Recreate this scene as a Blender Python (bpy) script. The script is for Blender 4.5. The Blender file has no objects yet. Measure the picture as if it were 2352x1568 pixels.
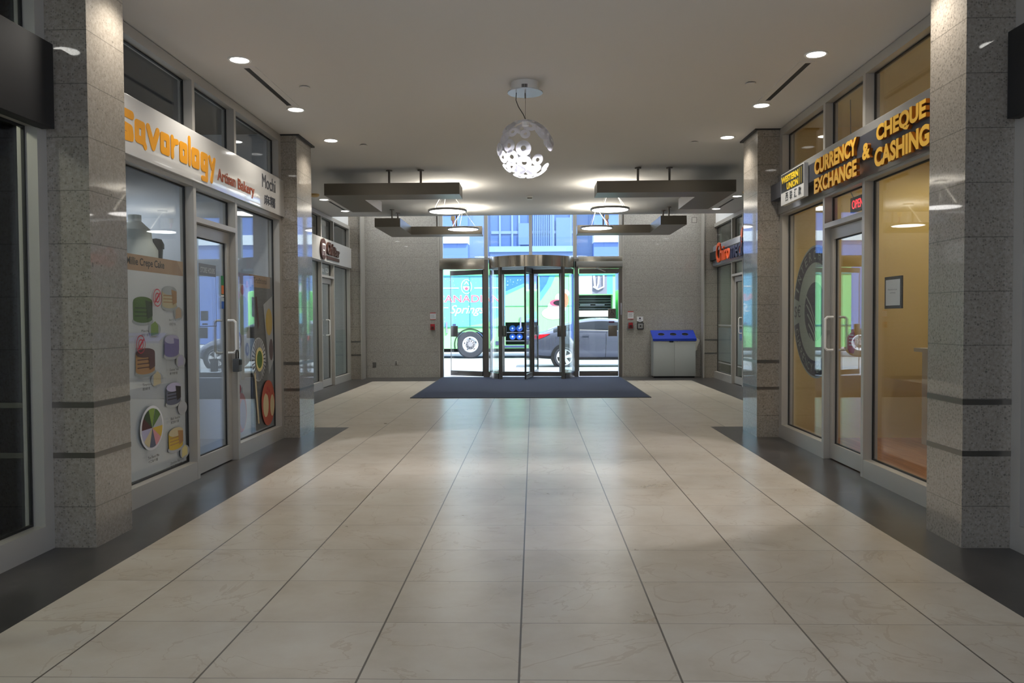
import bpy, bmesh, math, random
from mathutils import Vector, Matrix
random.seed(7)
SC = bpy.context.scene
COL = SC.collection
PI = math.pi

# ------------------------------------------------------------------ camera
cam_d = bpy.data.cameras.new('camera')
cam = bpy.data.objects.new('camera', cam_d)
COL.objects.link(cam)
FPX, H = 1850.0, 1.35
cam_d.sensor_fit = 'HORIZONTAL'
cam_d.sensor_width = 36.0
cam_d.lens = FPX / 2352.0 * 36.0
cam_d.clip_end = 500
yaw, pit, roll = math.atan(49 / FPX), math.atan(52 / FPX), -0.0055
cy, sy, cp, sp = math.cos(yaw), math.sin(yaw), math.cos(pit), math.sin(pit)
right = Vector((cy, sy, 0)); fwd0 = Vector((-sy, cy, 0)); Zv = Vector((0, 0, 1))
fwd = fwd0 * cp - Zv * sp
up = Zv * cp + fwd0 * sp
r2 = right * math.cos(roll) + up * math.sin(roll)
u2 = up * math.cos(roll) - right * math.sin(roll)
m = Matrix.Identity(4)
for i in range(3):
    m[i][0], m[i][1], m[i][2] = r2[i], u2[i], -fwd[i]
m.translation = Vector((0, 0, H))
cam.matrix_world = m
SC.camera = cam

# ------------------------------------------------------------------ view, world, sun, big lights
SC.view_settings.view_transform = 'Standard'
SC.view_settings.look = 'None'
SC.view_settings.gamma = 1.0
SC.view_settings.use_curve_mapping = False
SC.view_settings.exposure = 0.0
SC.cycles.use_denoising = True
SC.cycles.max_bounces = 10
SC.cycles.diffuse_bounces = 5
SC.cycles.transparent_max_bounces = 32
SC.cycles.sample_clamp_indirect = 6.0
SC.cycles.caustics_reflective = False
SC.cycles.caustics_refractive = False

W = bpy.data.worlds.new('world'); SC.world = W; W.use_nodes = True
bgn = W.node_tree.nodes['Background']
bgn.inputs[0].default_value = (0.68, 0.79, 1.0, 1)
bgn.inputs[1].default_value = 4.6

sd = bpy.data.lights.new('sun', 'SUN'); sun = bpy.data.objects.new('sun', sd); COL.objects.link(sun)
sd.energy = 9.5; sd.angle = 0.01; sd.color = (1.0, 0.98, 0.95)
sun.rotation_euler = Vector((0.42, -0.50, 0.85)).to_track_quat('Z', 'Y').to_euler()
sun.location = (8, 12, 20)

# ------------------------------------------------------------------ materials
def lin(c):
    c = c / 255.0
    return c / 12.92 if c <= 0.04045 else ((c + 0.055) / 1.055) ** 2.4
def rgb(r, g, b): return (lin(r), lin(g), lin(b), 1.0)

M = {}
def mat(name, color, rough=0.5, metal=0.0, emit=None, strength=0.0, coat=0.0, spec=0.5, alpha=None, transl=0.0):
    if name in M: return M[name]
    mt = bpy.data.materials.new(name); mt.use_nodes = True
    b = mt.node_tree.nodes['Principled BSDF']
    b.inputs['Base Color'].default_value = color
    b.inputs['Roughness'].default_value = rough
    b.inputs['Metallic'].default_value = metal
    b.inputs['Specular IOR Level'].default_value = spec
    b.inputs['Coat Weight'].default_value = coat
    b.inputs['Coat Roughness'].default_value = 0.03
    if emit is not None:
        b.inputs['Emission Color'].default_value = emit
        b.inputs['Emission Strength'].default_value = strength
    M[name] = mt
    return mt

class NT:
    def __init__(s, mt): s.t = mt.node_tree; s.n = s.t.nodes; s.l = s.t.links
    def node(s, kind, **kw):
        n = s.n.new(kind)
        for k, v in kw.items(): setattr(n, k, v)
        return n
    def math(s, op, a, b=None, c=None):
        n = s.n.new('ShaderNodeMath'); n.operation = op
        for i, x in enumerate((a, b, c)):
            if x is None: continue
            if isinstance(x, (int, float)): n.inputs[i].default_value = x
            else: s.l.new(x, n.inputs[i])
        return n.outputs[0]
    def mix(s, f, a, b):
        n = s.n.new('ShaderNodeMix'); n.data_type = 'RGBA'
        for i, x in ((0, f), (6, a), (7, b)):
            if isinstance(x, (int, float)): n.inputs[i].default_value = x
            elif isinstance(x, tuple): n.inputs[i].default_value = x
            else: s.l.new(x, n.inputs[i])
        return n.outputs[2]
    def ramp(s, f, stops):
        n = s.n.new('ShaderNodeValToRGB'); e = n.color_ramp.elements
        while len(e) < len(stops): e.new(0.5)
        for el, (p, c) in zip(e, stops): el.position = p; el.color = c
        s.l.new(f, n.inputs[0]); return n.outputs[0]
    def noise(s, vec, scale, detail=3, rough=0.5):
        n = s.n.new('ShaderNodeTexNoise'); n.inputs['Scale'].default_value = scale
        n.inputs['Detail'].default_value = detail; n.inputs['Roughness'].default_value = rough
        s.l.new(vec, n.inputs['Vector']); return n.outputs['Fac']

def line_mask(nt, coord, off, period, half):
    """1 on a joint line of the given half width, 0 elsewhere"""
    a = nt.math('SUBTRACT', coord, off)
    f = nt.math('PINGPONG', a, period / 2.0)
    # pingpong is 0 at multiples of the period
    return nt.math('LESS_THAN', f, half)

def make_granite(name, c1, c2, joints=True, rough=0.35, coat=1.0, vj=False):
    mt = mat(name, c1, rough, coat=coat); nt = NT(mt); b = nt.n['Principled BSDF']
    g = nt.node('ShaderNodeNewGeometry'); P = g.outputs['Position']
    big = nt.noise(P, 55, 4, 0.7)
    col = nt.ramp(big, [(0.35, c2), (0.65, c1)])
    v = nt.node('ShaderNodeTexVoronoi'); v.inputs['Scale'].default_value = 75; nt.l.new(P, v.inputs['Vector'])
    sp_ = nt.node('ShaderNodeSeparateColor'); nt.l.new(v.outputs['Color'], sp_.inputs[0])
    pick = nt.math('GREATER_THAN', sp_.outputs[0], 0.72)
    near = nt.math('LESS_THAN', v.outputs['Distance'], 0.42)
    spot = nt.math('MULTIPLY', pick, near)
    dark = tuple(x * 0.33 for x in c2[:3]) + (1,)
    col = nt.mix(nt.math('MULTIPLY', spot, 0.5), col, dark)
    v2 = nt.node('ShaderNodeTexVoronoi'); v2.inputs['Scale'].default_value = 22; nt.l.new(P, v2.inputs['Vector'])
    s2 = nt.node('ShaderNodeSeparateColor'); nt.l.new(v2.outputs['Color'], s2.inputs[0])
    spot2 = nt.math('MULTIPLY', nt.math('GREATER_THAN', s2.outputs[1], 0.8), nt.math('LESS_THAN', v2.outputs['Distance'], 0.17))
    col = nt.mix(nt.math('MULTIPLY', spot2, 0.6), col, tuple(x * 0.2 for x in c2[:3]) + (1,))
    sep = nt.node('ShaderNodeSeparateXYZ'); nt.l.new(P, sep.inputs[0])
    if joints:
        ln = line_mask(nt, sep.outputs[2], 0.245 if not vj else 0.275, 0.3125 if not vj else 0.3145, 0.0028)
        if vj:
            ln = nt.math('MULTIPLY', nt.math('MAXIMUM', ln, nt.math('MULTIPLY', line_mask(nt, sep.outputs[0], -2.75, 0.625, 0.0025), 0.5)), 0.6)
        col = nt.mix(nt.math('MULTIPLY', ln, 0.6), col, tuple(x * 0.25 for x in c2[:3]) + (1,))
    nt.l.new(col, b.inputs['Base Color'])
    return mt

GRAN = make_granite('granite', rgb(158, 150, 139), rgb(130, 122, 111))
GRANW = make_granite('granite_wall', rgb(178, 174, 166), rgb(150, 146, 138), vj=True, rough=0.3)

# floor tile
mt = mat('floor_tile', rgb(190, 180, 164), 0.26, spec=0.42); nt = NT(mt); b = nt.n['Principled BSDF']
g = nt.node('ShaderNodeNewGeometry'); P = g.outputs['Position']
sep = nt.node('ShaderNodeSeparateXYZ'); nt.l.new(P, sep.inputs[0])
tx = nt.math('FLOOR', nt.math('DIVIDE', nt.math('ADD', sep.outputs[0], 0.06), 0.607))
ty = nt.math('FLOOR', nt.math('DIVIDE', nt.math('SUBTRACT', sep.outputs[1], 2.976), 0.565))
cmb = nt.node('ShaderNodeCombineXYZ'); nt.l.new(tx, cmb.inputs[0]); nt.l.new(ty, cmb.inputs[1])
wn = nt.node('ShaderNodeTexWhiteNoise'); nt.l.new(cmb.outputs[0], wn.inputs['Vector'])
off = nt.node('ShaderNodeVectorMath', operation='MULTIPLY_ADD'); nt.l.new(wn.outputs['Color'], off.inputs[0]); off.inputs[1].default_value = (20, 20, 20); nt.l.new(P, off.inputs[2])
n1 = nt.noise(off.outputs[0], 2.6, 8, 0.62)
c = nt.ramp(n1, [(0.30, rgb(172, 161, 143)), (0.5, rgb(185, 175, 159)), (0.72, rgb(193, 186, 172))])
n2 = nt.node('ShaderNodeTexNoise'); n2.inputs['Scale'].default_value = 1.6; n2.inputs['Detail'].default_value = 6; n2.inputs['Distortion'].default_value = 1.2
nt.l.new(off.outputs[0], n2.inputs['Vector'])
vein = nt.math('LESS_THAN', nt.math('ABSOLUTE', nt.math('SUBTRACT', n2.outputs['Fac'], 0.5)), 0.006)
c = nt.mix(nt.math('MULTIPLY', vein, 0.35), c, rgb(150, 130, 105))
tone = nt.math('MULTIPLY', nt.math('SUBTRACT', wn.outputs['Value'], 0.5), 0.16)
c = nt.mix(nt.math('ABSOLUTE', tone), c, rgb(165, 158, 146))
l1 = line_mask(nt, sep.outputs[0], -0.06, 0.607, 0.0042)
l2 = line_mask(nt, sep.outputs[1], 2.976, 0.565, 0.0026)
c = nt.mix(nt.math('MULTIPLY', l1, 0.85), c, rgb(60, 52, 44))
c = nt.mix(nt.math('MULTIPLY', l2, 0.6), c, rgb(80, 72, 62))
nt.l.new(c, b.inputs['Base Color'])
rg = nt.math('MULTIPLY_ADD', n1, 0.08, 0.25); nt.l.new(rg, b.inputs['Roughness'])
FLOORT = mt
# dark border tile
mt = mat('floor_dark', rgb(62, 60, 58), 0.28); nt = NT(mt); b = nt.n['Principled BSDF']
g = nt.node('ShaderNodeNewGeometry'); n1 = nt.noise(g.outputs['Position'], 2.3, 8, 0.65)
c = nt.ramp(n1, [(0.3, rgb(48, 46, 45)), (0.6, rgb(66, 63, 61)), (0.75, rgb(88, 84, 80))])
nt.l.new(c, b.inputs['Base Color'])
FLOORD = mt
# ceiling paint
CEIL = mat('ceiling_paint', rgb(226, 224, 221), 0.85, spec=0.2)
WHITE = mat('white_paint', rgb(222, 222, 220), 0.6)
SOFFIT = mat('shadow_gap', rgb(52, 50, 48), 0.6)
ALU = mat('brushed_aluminium', rgb(184, 180, 172), 0.4, 0.35)
ALUD = mat('dark_gasket', rgb(14, 14, 15), 0.5)
STEEL = mat('stainless_steel', rgb(196, 188, 174), 0.17, 1.0)
# brushed round the drum: reflections stretch into upright streaks
ntS = NT(STEEL); pb = STEEL.node_tree.nodes['Principled BSDF']; pb.inputs['Anisotropic'].default_value = 0.85; pb.inputs['Anisotropic Rotation'].default_value = 0.25
tg_ = ntS.node('ShaderNodeTangent'); tg_.direction_type = 'RADIAL'; tg_.axis = 'Z'; ntS.l.new(tg_.outputs[0], pb.inputs['Tangent'])
BEAMM = mat('beam_metal', rgb(136, 130, 120), 0.36, .9)
BLACKG = mat('black_gloss', rgb(16, 16, 16), 0.25)
BLACK = mat('black_matte', rgb(20, 20, 21), 0.6)
DARKST = mat('dark_steel', rgb(128, 122, 116), 0.35, 0.7)
LAMPW = mat('lamp_white', rgb(235, 235, 232), 0.35)
DOWNL = mat('downlight_glow', (1, 1, 1, 1), 0.5, emit=(1.0, 0.96, 0.9, 1), strength=14)
UPGLOW = mat('uplight_glow', (1, 1, 1, 1), 0.5, emit=(1.0, 0.93, 0.80, 1), strength=32)
DISCL = mat('disc_glow', (1, 1, 1, 1), 0.5, emit=(1.0, 0.97, 0.93, 1), strength=6.5)
SIGNW = mat('sign_white', rgb(212, 210, 206), 0.14, coat=0.5)
CREAM = mat('cream_paint', rgb(226, 214, 176), 0.7)
YELW = mat('yellow_wall', rgb(216, 188, 120), 0.75)
PENG = mat('carpet_base', rgb(50, 52, 62), 0.95)
FROST = mat('frosted_film', rgb(150, 166, 166), 0.5)

# glass: straight-through tint plus mirror by angle
def make_glass(name, tint, f0=0.05, power=5.0, gain=1.0):
    mt = bpy.data.materials.new(name); mt.use_nodes = True; nt = NT(mt)
    nt.n.remove(nt.n['Principled BSDF']); out = nt.n['Material Output']
    g = nt.node('ShaderNodeNewGeometry')
    d = nt.node('ShaderNodeVectorMath', operation='DOT_PRODUCT'); nt.l.new(g.outputs['Normal'], d.inputs[0]); nt.l.new(g.outputs['Incoming'], d.inputs[1])
    a = nt.math('ABSOLUTE', d.outputs['Value'])
    p = nt.math('POWER', nt.math('SUBTRACT', 1.0, a), power)
    f = nt.math('MULTIPLY', nt.math('MULTIPLY_ADD', p, 1.0 - f0, f0), gain)
    tr = nt.node('ShaderNodeBsdfTransparent'); tr.inputs[0].default_value = tint
    gl = nt.node('ShaderNodeBsdfGlossy'); gl.inputs['Roughness'].default_value = 0.0; gl.inputs[0].default_value = (0.96, 0.98, 1.0, 1)
    mx = nt.node('ShaderNodeMixShader'); nt.l.new(f, mx.inputs[0]); nt.l.new(tr.outputs[0], mx.inputs[1]); nt.l.new(gl.outputs[0], mx.inputs[2])
    nt.l.new(mx.outputs[0], out.inputs[0]); M[name] = mt
    return mt
GLASS = make_glass('window_glass', (0.955, 0.97, 0.965, 1), 0.035, 5.0)
GLASSC = make_glass('clear_glass', (0.95, 0.98, 0.97, 1), 0.04)

# ------------------------------------------------------------------ mesh helpers
class MB:
    """collects shapes with material slots and links them as one mesh object"""
    def __init__(s): s.bm = bmesh.new(); s.mats = []
    def mi(s, m_):
        if m_ is None: return 0
        if m_ not in s.mats: s.mats.append(m_)
        return s.mats.index(m_)
    def _faces(s, vs, m_, smooth=False):
        i = s.mi(m_)
        fs = set(f for v in vs for f in v.link_faces)
        for f in fs:
            f.material_index = i; f.smooth = smooth
    def box(s, x0, x1, y0, y1, z0, z1, m_=None, bev=0.0, rot=None, piv=None):
        r = bmesh.ops.create_cube(s.bm, size=1.0); vs = r['verts']
        cx, cyy, cz = (x0 + x1) / 2, (y0 + y1) / 2, (z0 + z1) / 2
        for v in vs:
            v.co = Vector((cx + v.co.x * abs(x1 - x0), cyy + v.co.y * abs(y1 - y0), cz + v.co.z * abs(z1 - z0)))
        if bev > 0:
            es = list(set(e for v in vs for e in v.link_edges))
            rb = bmesh.ops.bevel(s.bm, geom=es, offset=bev, segments=2, affect='EDGES', profile=0.6)
            vs = list(set(rb['verts']) | set(v for v in vs if v.is_valid))
        if rot is not None:
            p = Vector(piv or (cx, cyy, cz))
            for v in vs: v.co = p + rot @ (v.co - p)
        s._faces(vs, m_)
        return s
    def cyl(s, p0, p1, r0, r1=None, m_=None, seg=20, caps=True, smooth=True):
        p0, p1 = Vector(p0), Vector(p1); r1 = r0 if r1 is None else r1
        d = (p1 - p0); q = d.to_track_quat('Z', 'Y')
        rings = []
        for p, r in ((p0, r0), (p1, r1)):
            rings.append([s.bm.verts.new(p + q @ Vector((r * math.cos(2 * PI * k / seg), r * math.sin(2 * PI * k / seg), 0))) for k in range(seg)])
        i = s.mi(m_)
        for k in range(seg):
            f = s.bm.faces.new((rings[0][k], rings[0][(k + 1) % seg], rings[1][(k + 1) % seg], rings[1][k])); f.material_index = i; f.smooth = smooth
        if caps:
            f = s.bm.faces.new(list(reversed(rings[0]))); f.material_index = i
            f = s.bm.faces.new(rings[1]); f.material_index = i
        return s
    def tube(s, pts, r, m_=None, seg=10, smooth=True):
        pts = [Vector(p) for p in pts]; rings = []
        prev = None
        for k, p in enumerate(pts):
            if k == 0: d = pts[1] - p
            elif k == len(pts) - 1: d = p - pts[k - 1]
            else: d = (pts[k + 1] - p).normalized() + (p - pts[k - 1]).normalized()
            q = d.to_track_quat('Z', 'Y')
            if prev is not None:
                x = prev - prev.project(d); x.normalize()
            else: x = q @ Vector((1, 0, 0))
            y = d.normalized().cross(x); prev = x
            rings.append([s.bm.verts.new(p + (x * math.cos(2 * PI * j / seg) + y * math.sin(2 * PI * j / seg)) * r) for j in range(seg)])
        i = s.mi(m_)
        for a, b_ in zip(rings, rings[1:]):
            for j in range(seg):
                f = s.bm.faces.new((a[j], a[(j + 1) % seg], b_[(j + 1) % seg], b_[j])); f.material_index = i; f.smooth = smooth
        f = s.bm.faces.new(list(reversed(rings[0]))); f.material_index = i
        f = s.bm.faces.new(rings[-1]); f.material_index = i
        return s
    def lathe(s, prof, c, m_=None, seg=32, axis='Z', smooth=True, a0=0, a1=2 * PI):
        """prof: list of (radius, height) closed or open, spun about c"""
        c = Vector(c); rings = []; full = abs(a1 - a0 - 2 * PI) < 1e-6
        n = seg if full else seg + 1
        for (r, h) in prof:
            ring = []
            for k in range(n):
                t = a0 + (a1 - a0) * k / seg
                if axis == 'Z': o = Vector((r * math.cos(t), r * math.sin(t), h))
                elif axis == 'Y': o = Vector((r * math.cos(t), h, r * math.sin(t)))
                else: o = Vector((h, r * math.cos(t), r * math.sin(t)))
                ring.append(s.bm.verts.new(c + o))
            rings.append(ring)
        i = s.mi(m_)
        for a, b_ in zip(rings, rings[1:]):
            for k in range(n if full else n - 1):
                f = s.bm.faces.new((a[k], a[(k + 1) % n], b_[(k + 1) % n], b_[k])); f.material_index = i; f.smooth = smooth
        return s
    def prism(s, pts, o, u, v, n, depth, m_=None):
        """polygon pts (a,b) in the frame o + a*u + b*v, thickened by depth along n"""
        if hasattr(pts, 'parts'):
            for q_ in pts.parts: s.prism(q_, o, u, v, n, depth, m_)
            return s
        o, u, v, n = Vector(o), Vector(u), Vector(v), Vector(n)
        A = [s.bm.verts.new(o + u * a + v * b_) for a, b_ in pts]
        i = s.mi(m_)
        if depth == 0:
            f = s.bm.faces.new(A); f.material_index = i; return s
        B = [s.bm.verts.new(o + u * a + v * b_ + n * depth) for a, b_ in pts]
        f = s.bm.faces.new(list(reversed(A))); f.material_index = i
        f = s.bm.faces.new(B); f.material_index = i
        for k in range(len(pts)):
            f = s.bm.faces.new((A[k], A[(k + 1) % len(pts)], B[(k + 1) % len(pts)], B[k])); f.material_index = i
        return s
    def add_mesh(s, me, mtx, m_):
        i = s.mi(m_); base = [s.bm.verts.new(mtx @ v.co) for v in me.vertices]
        for p in me.polygons:
            try:
                f = s.bm.faces.new([base[k] for k in p.vertices]); f.material_index = i
            except ValueError: pass
        return s
    def build(s, name, m_=None, parent=None, norm=True):
        if norm: bmesh.ops.recalc_face_normals(s.bm, faces=s.bm.faces)
        me = bpy.data.meshes.new(name)
        if not s.mats: s.mats = [m_]
        s.bm.to_mesh(me); s.bm.free()
        for x in s.mats: me.materials.append(x if x is not None else m_)
        me.set_sharp_from_angle(angle=math.radians(32))
        o = bpy.data.objects.new(name, me); COL.objects.link(o)
        if parent is not None:
            o.parent = parent
            o.matrix_parent_inverse = Matrix.Translation(-parent.location) if parent.parent is None else Matrix.Identity(4)
        return o

ROOTLOC = {}
def empty(name, loc):
    o = bpy.data.objects.new(name, None); COL.objects.link(o); o.location = loc; o.empty_display_size = 0.1
    return o
def tag(o, label, cat, group=None, kind=None):
    o['label'] = label; o['category'] = cat
    if group: o['group'] = group
    if kind: o['kind'] = kind
    return o
def thing(name, loc, label, cat, group=None, kind=None):
    return tag(empty(name, loc), label, cat, group, kind)
def P_(mb, name, m_, root):
    """build a mesh given in world coordinates as a child of root (empty at root.location)"""
    o = mb.build(name, m_)
    o.parent = root
    if root.type == 'EMPTY':
        o.matrix_parent_inverse = Matrix.Translation(-root.location)
    return o
def copy_tree(o, parent=None):
    c = o.copy(); COL.objects.link(c); c.parent = parent
    for ch in o.children: copy_tree(ch, c)
    return c
def spot(name, loc, energy, size, blend, color, parent=None, radius=0.06, aim=(0, 0, -1)):
    l = bpy.data.lights.new(name, 'SPOT'); l.energy = energy; l.spot_size = size; l.spot_blend = blend; l.color = color; l.shadow_soft_size = radius
    o = bpy.data.objects.new(name, l); COL.objects.link(o); o.location = loc
    o.rotation_euler = (-Vector(aim)).to_track_quat('Z', 'Y').to_euler()
    return o
def area(name, loc, energy, sx, sy_, color, aim=(0, 0, -1)):
    l = bpy.data.lights.new(name, 'AREA'); l.shape = 'RECTANGLE'; l.size = sx; l.size_y = sy_; l.energy = energy; l.color = color
    o = bpy.data.objects.new(name, l); COL.objects.link(o); o.location = loc
    o.rotation_euler = (-Vector(aim)).to_track_quat('Z', 'Y').to_euler()
    return o

_tc = {}
def text_mesh(body, bold=0.0, ext=0.0, shear=0.0):
    k = (body, bold, ext, shear)
    if k in _tc: return _tc[k]
    cu = bpy.data.curves.new('txt', 'FONT'); cu.body = body; cu.size = 1.0; cu.offset = bold; cu.extrude = ext; cu.shear = shear; cu.resolution_u = 4
    ob = bpy.data.objects.new('txt', cu); COL.objects.link(ob)
    dg = bpy.context.evaluated_depsgraph_get(); dg.update()
    me = bpy.data.meshes.new_from_object(ob.evaluated_get(dg))
    bpy.data.objects.remove(ob)
    xs = [v.co.x for v in me.vertices] or [0, 1]; ys = [v.co.y for v in me.vertices] or [0, 1]
    _tc[k] = (me, min(xs), max(xs), min(ys), max(ys))
    return _tc[k]
def put_text(mb, body, o, u, v, w, h, m_, depth=0.0, bold=0.0, shear=0.0):
    """text filling the box w x h whose lower left corner is o"""
    me, x0, x1, y0, y1 = text_mesh(body, bold, 0.5 if depth > 0 else 0.0, shear)
    u, v = Vector(u), Vector(v); n = u.cross(v)
    sx, sy2 = w / (x1 - x0), h / (y1 - y0)
    mtx = Matrix.Identity(4)
    for i in range(3):
        mtx[i][0] = u[i] * sx; mtx[i][1] = v[i] * sy2; mtx[i][2] = n[i] * depth
    mtx.translation = Vector(o) - u * (x0 * sx) - v * (y0 * sy2) + n * (depth * 0.5)
    mb.add_mesh(me, mtx, m_)
def ell(cx, cyy, rx, ry, n=24, a0=0, a1=2 * PI):
    full = abs(a1 - a0 - 2 * PI) < 1e-6
    return [(cx + rx * math.cos(a0 + (a1 - a0) * k / n), cyy + ry * math.sin(a0 + (a1 - a0) * k / n)) for k in range(n if full else n + 1)]
def rect(a0, b0, a1, b1): return [(a0, b0), (a1, b0), (a1, b1), (a0, b1)]
class Pieces(list): pass
def ring_sector(cx, cyy, rx0, ry0, rx1, ry1, a0, a1, n=20):
    """ring or arc band, kept as a chain of quads"""
    p = Pieces(); p.parts = []
    for k in range(n):
        t, t2 = a0 + (a1 - a0) * k / n, a0 + (a1 - a0) * (k + 1) / n
        p.parts.append([(cx + rx0 * math.cos(t), cyy + ry0 * math.sin(t)), (cx + rx1 * math.cos(t), cyy + ry1 * math.sin(t)),
                        (cx + rx1 * math.cos(t2), cyy + ry1 * math.sin(t2)), (cx + rx0 * math.cos(t2), cyy + ry0 * math.sin(t2))])
    return p
LU, LV, LN = (0, 1, 0), (0, 0, 1), (1, 0, 0)        # frame of a face on the left side, read from the hall
RU, RV, RN = (0, -1, 0), (0, 0, 1), (-1, 0, 0)      # right side
BU, BV, BN = (1, 0, 0), (0, 0, 1), (0, -1, 0)       # back wall

CZ = 3.46          # ceiling
LX, RX = -2.86, 2.768
FLX, FRX = -4.11, 4.06
YP, YP2 = 9.14, 9.74     # far pilasters front and back
YE = 16.48         # where the low ceiling ends
YB = 18.65         # entrance wall
HZ = 5.2

# ================================================================== FLOOR AND CEILING
f = MB()
def quad(mb, x0, x1, y0, y1, z, m_): mb.prism(rect(x0, y0, x1, y1), (0, 0, z), (1, 0, 0), (0, 1, 0), (0, 0, 1), 0, m_)
T = FLOORT; D = FLOORD
quad(f, -2.315, 2.19, -4, 17.48, 0, T)
quad(f, -3.515, -2.315, 10.03, 17.48, 0, T); quad(f, 2.19, 3.41, 10.03, 17.48, 0, T)
quad(f, -3.2, -2.315, -4, 10.03, 0, D); quad(f, 2.19, 3.2, -4, 10.03, 0, D)
quad(f, -4.4, -3.515, 9.3, 18.75, 0, D); quad(f, 3.41, 4.4, 9.3, 18.75, 0, D)
quad(f, -3.515, 3.41, 17.48, 18.75, 0, D)
fl = f.build('floor', norm=False)
tag(fl, 'large cream stone floor tiles with a charcoal tile border', 'floor', kind='structure')

c = MB(); c.box(-4.4, 4.4, -4, YE, CZ, CZ + 0.25)
tag(c.build('ceiling', CEIL), 'low off-white plaster ceiling of the lobby corridor', 'ceiling', kind='structure')
c = MB(); c.box(-4.4, 4.4, YE, YB + 0.3, HZ, HZ + 0.2)
tag(c.build('ceiling.001', CEIL), 'high plaster ceiling above the entrance doors', 'ceiling', kind='structure')
c = MB(); c.box(-4.4, 4.4, YE - 0.12, YE, CZ + 0.25, HZ + 0.2)
tag(c.build('wall_upper', WHITE), 'plaster drop wall where the ceiling rises before the entrance', 'wall', kind='structure')
c = MB(); c.box(-4.4, 4.4, -4.2, -4.0, 0, CZ + 0.25)
tag(c.build('wall_behind', GRAN), 'stone wall closing the corridor behind the viewer', 'wall', kind='structure')

# ================================================================== STONE PILASTERS AND WALLS
BAND = mat('steel_band', rgb(120, 116, 110), 0.3, 0.9)
def pilaster(name, x0, x1, y0, y1, z1, label, bands=(0.5525, 0.852)):
    mb = MB(); mb.box(x0, x1, y0, y1, 0, z1)
    o = mb.build(name, GRAN); tag(o, label, 'pillar', kind='structure')
    for z in bands:
        b_ = MB(); b_.box(x0 - 0.002, x1 + 0.002, y0 - 0.002, y1 + 0.002, z - 0.016, z + 0.016)
        k = b_.build('trim_band', BAND); k.parent = o
    return o
pilaster('pillar', -3.3, -2.61, 4.70, 5.13, CZ - 0.018, 'speckled granite pilaster between the dark shop and the bakery front')
pilaster('pillar.001', 2.49, 3.3, 4.73, 5.15, CZ - 0.018, 'speckled granite pilaster between the black shop and the currency exchange')
pilaster('pillar.002', -4.4, -2.68, YP, YP2, CZ - 0.018, 'speckled granite pilaster after the bakery front')
pilaster('pillar.003', 2.52, 4.4, YP, YP2, CZ - 0.018, 'speckled granite pilaster after the currency exchange')
pilaster('pillar.004', -4.4, -3.87, 18.04, 18.42, HZ, 'tall granite corner pilaster beside the cafe front')
pilaster('pillar.005', 3.83, 4.4, 18.2, 18.45, HZ, 'tall granite corner pilaster beside the clinic front')
for i, (x0, x1, y0, y1) in enumerate(((-3.3, -2.585, 4.69, 5.16), (2.465, 3.3, 4.72, 5.18), (-4.4, -2.65, YP - 0.008, YP2 + 0.06), (2.49, 4.4, YP - 0.008, YP2 + 0.06))):
    b_ = MB(); b_.box(x0, x1, y0, y1, CZ - 0.018, CZ - 0.001)
    tag(b_.build('trim_%d' % (i + 1), SOFFIT), 'dark shadow gap strip under the ceiling around a pilaster head', 'trim', 'shadow gaps at the pilaster heads', 'structure')

OL, OR = -2.165, 2.055      # entrance opening
b_ = MB(); b_.box(-4.4, OL, YB, YB + 0.3, 0, HZ); b_.box(OR, 4.4, YB, YB + 0.3, 0, HZ)
tag(b_.build('wall_back', GRANW), 'grey granite panel wall around the glazed entrance', 'wall', kind='structure')
# side walls beyond the shops and above their fronts in the far bay
b_ = MB(); b_.box(-4.4, FLX - 0.03, YE - 0.1, 18.06, CZ - 0.01, HZ); b_.box(-4.4, FLX - 0.03, 9.6, YE, CZ - 0.03, CZ); b_.box(-4.4, -4.15, 18.38, YB, 0, HZ)
tag(b_.build('wall_left', WHITE), 'white plaster bulkhead above the cafe front', 'wall', kind='structure')
b_ = MB(); b_.box(FRX + 0.03, 4.4, YE - 0.1, 18.24, CZ - 0.01, HZ); b_.box(FRX + 0.03, 4.4, 9.6, YE, CZ - 0.03, CZ); b_.box(4.1, 4.4, 18.4, YB, 0, HZ)
tag(b_.build('wall_right', WHITE), 'white plaster bulkhead above the clinic front', 'wall', kind='structure')
# bright corner trims at the opening
b_ = MB(); b_.box(OL - 0.03, OL, YB - 0.012, YB + 0.3, 0, HZ); b_.box(OR, OR + 0.03, YB - 0.012, YB + 0.3, 0, HZ)
tag(b_.build('trim_5', ALU), 'thin pale metal corner bead on both sides of the entrance', 'trim', kind='structure')
for i, (x0, x1, y0) in enumerate(((-3.88, -3.855, 18.02), (3.815, 3.84, 18.18))):
    b_ = MB(); b_.box(x0, x1, y0, 18.42, 0, HZ)  # pale metal strip stands in for light on the pilaster's side face
    tag(b_.build('trim_%d' % (6 + i), ALU), 'pale strip standing for light on the side of the corner pilaster near the %s front' % ('cafe', 'clinic')[i], 'trim', kind='structure')

# ================================================================== SHOP FRONTS
def bar(mb, side, xf, d, y0, y1, z0, z1):
    """a bar whose hall face is at xf and whose depth d runs into the shop"""
    if side < 0: mb.box(xf - d, xf, y0, y1, z0, z1)
    else: mb.box(xf, xf + d, y0, y1, z0, z1)

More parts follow.
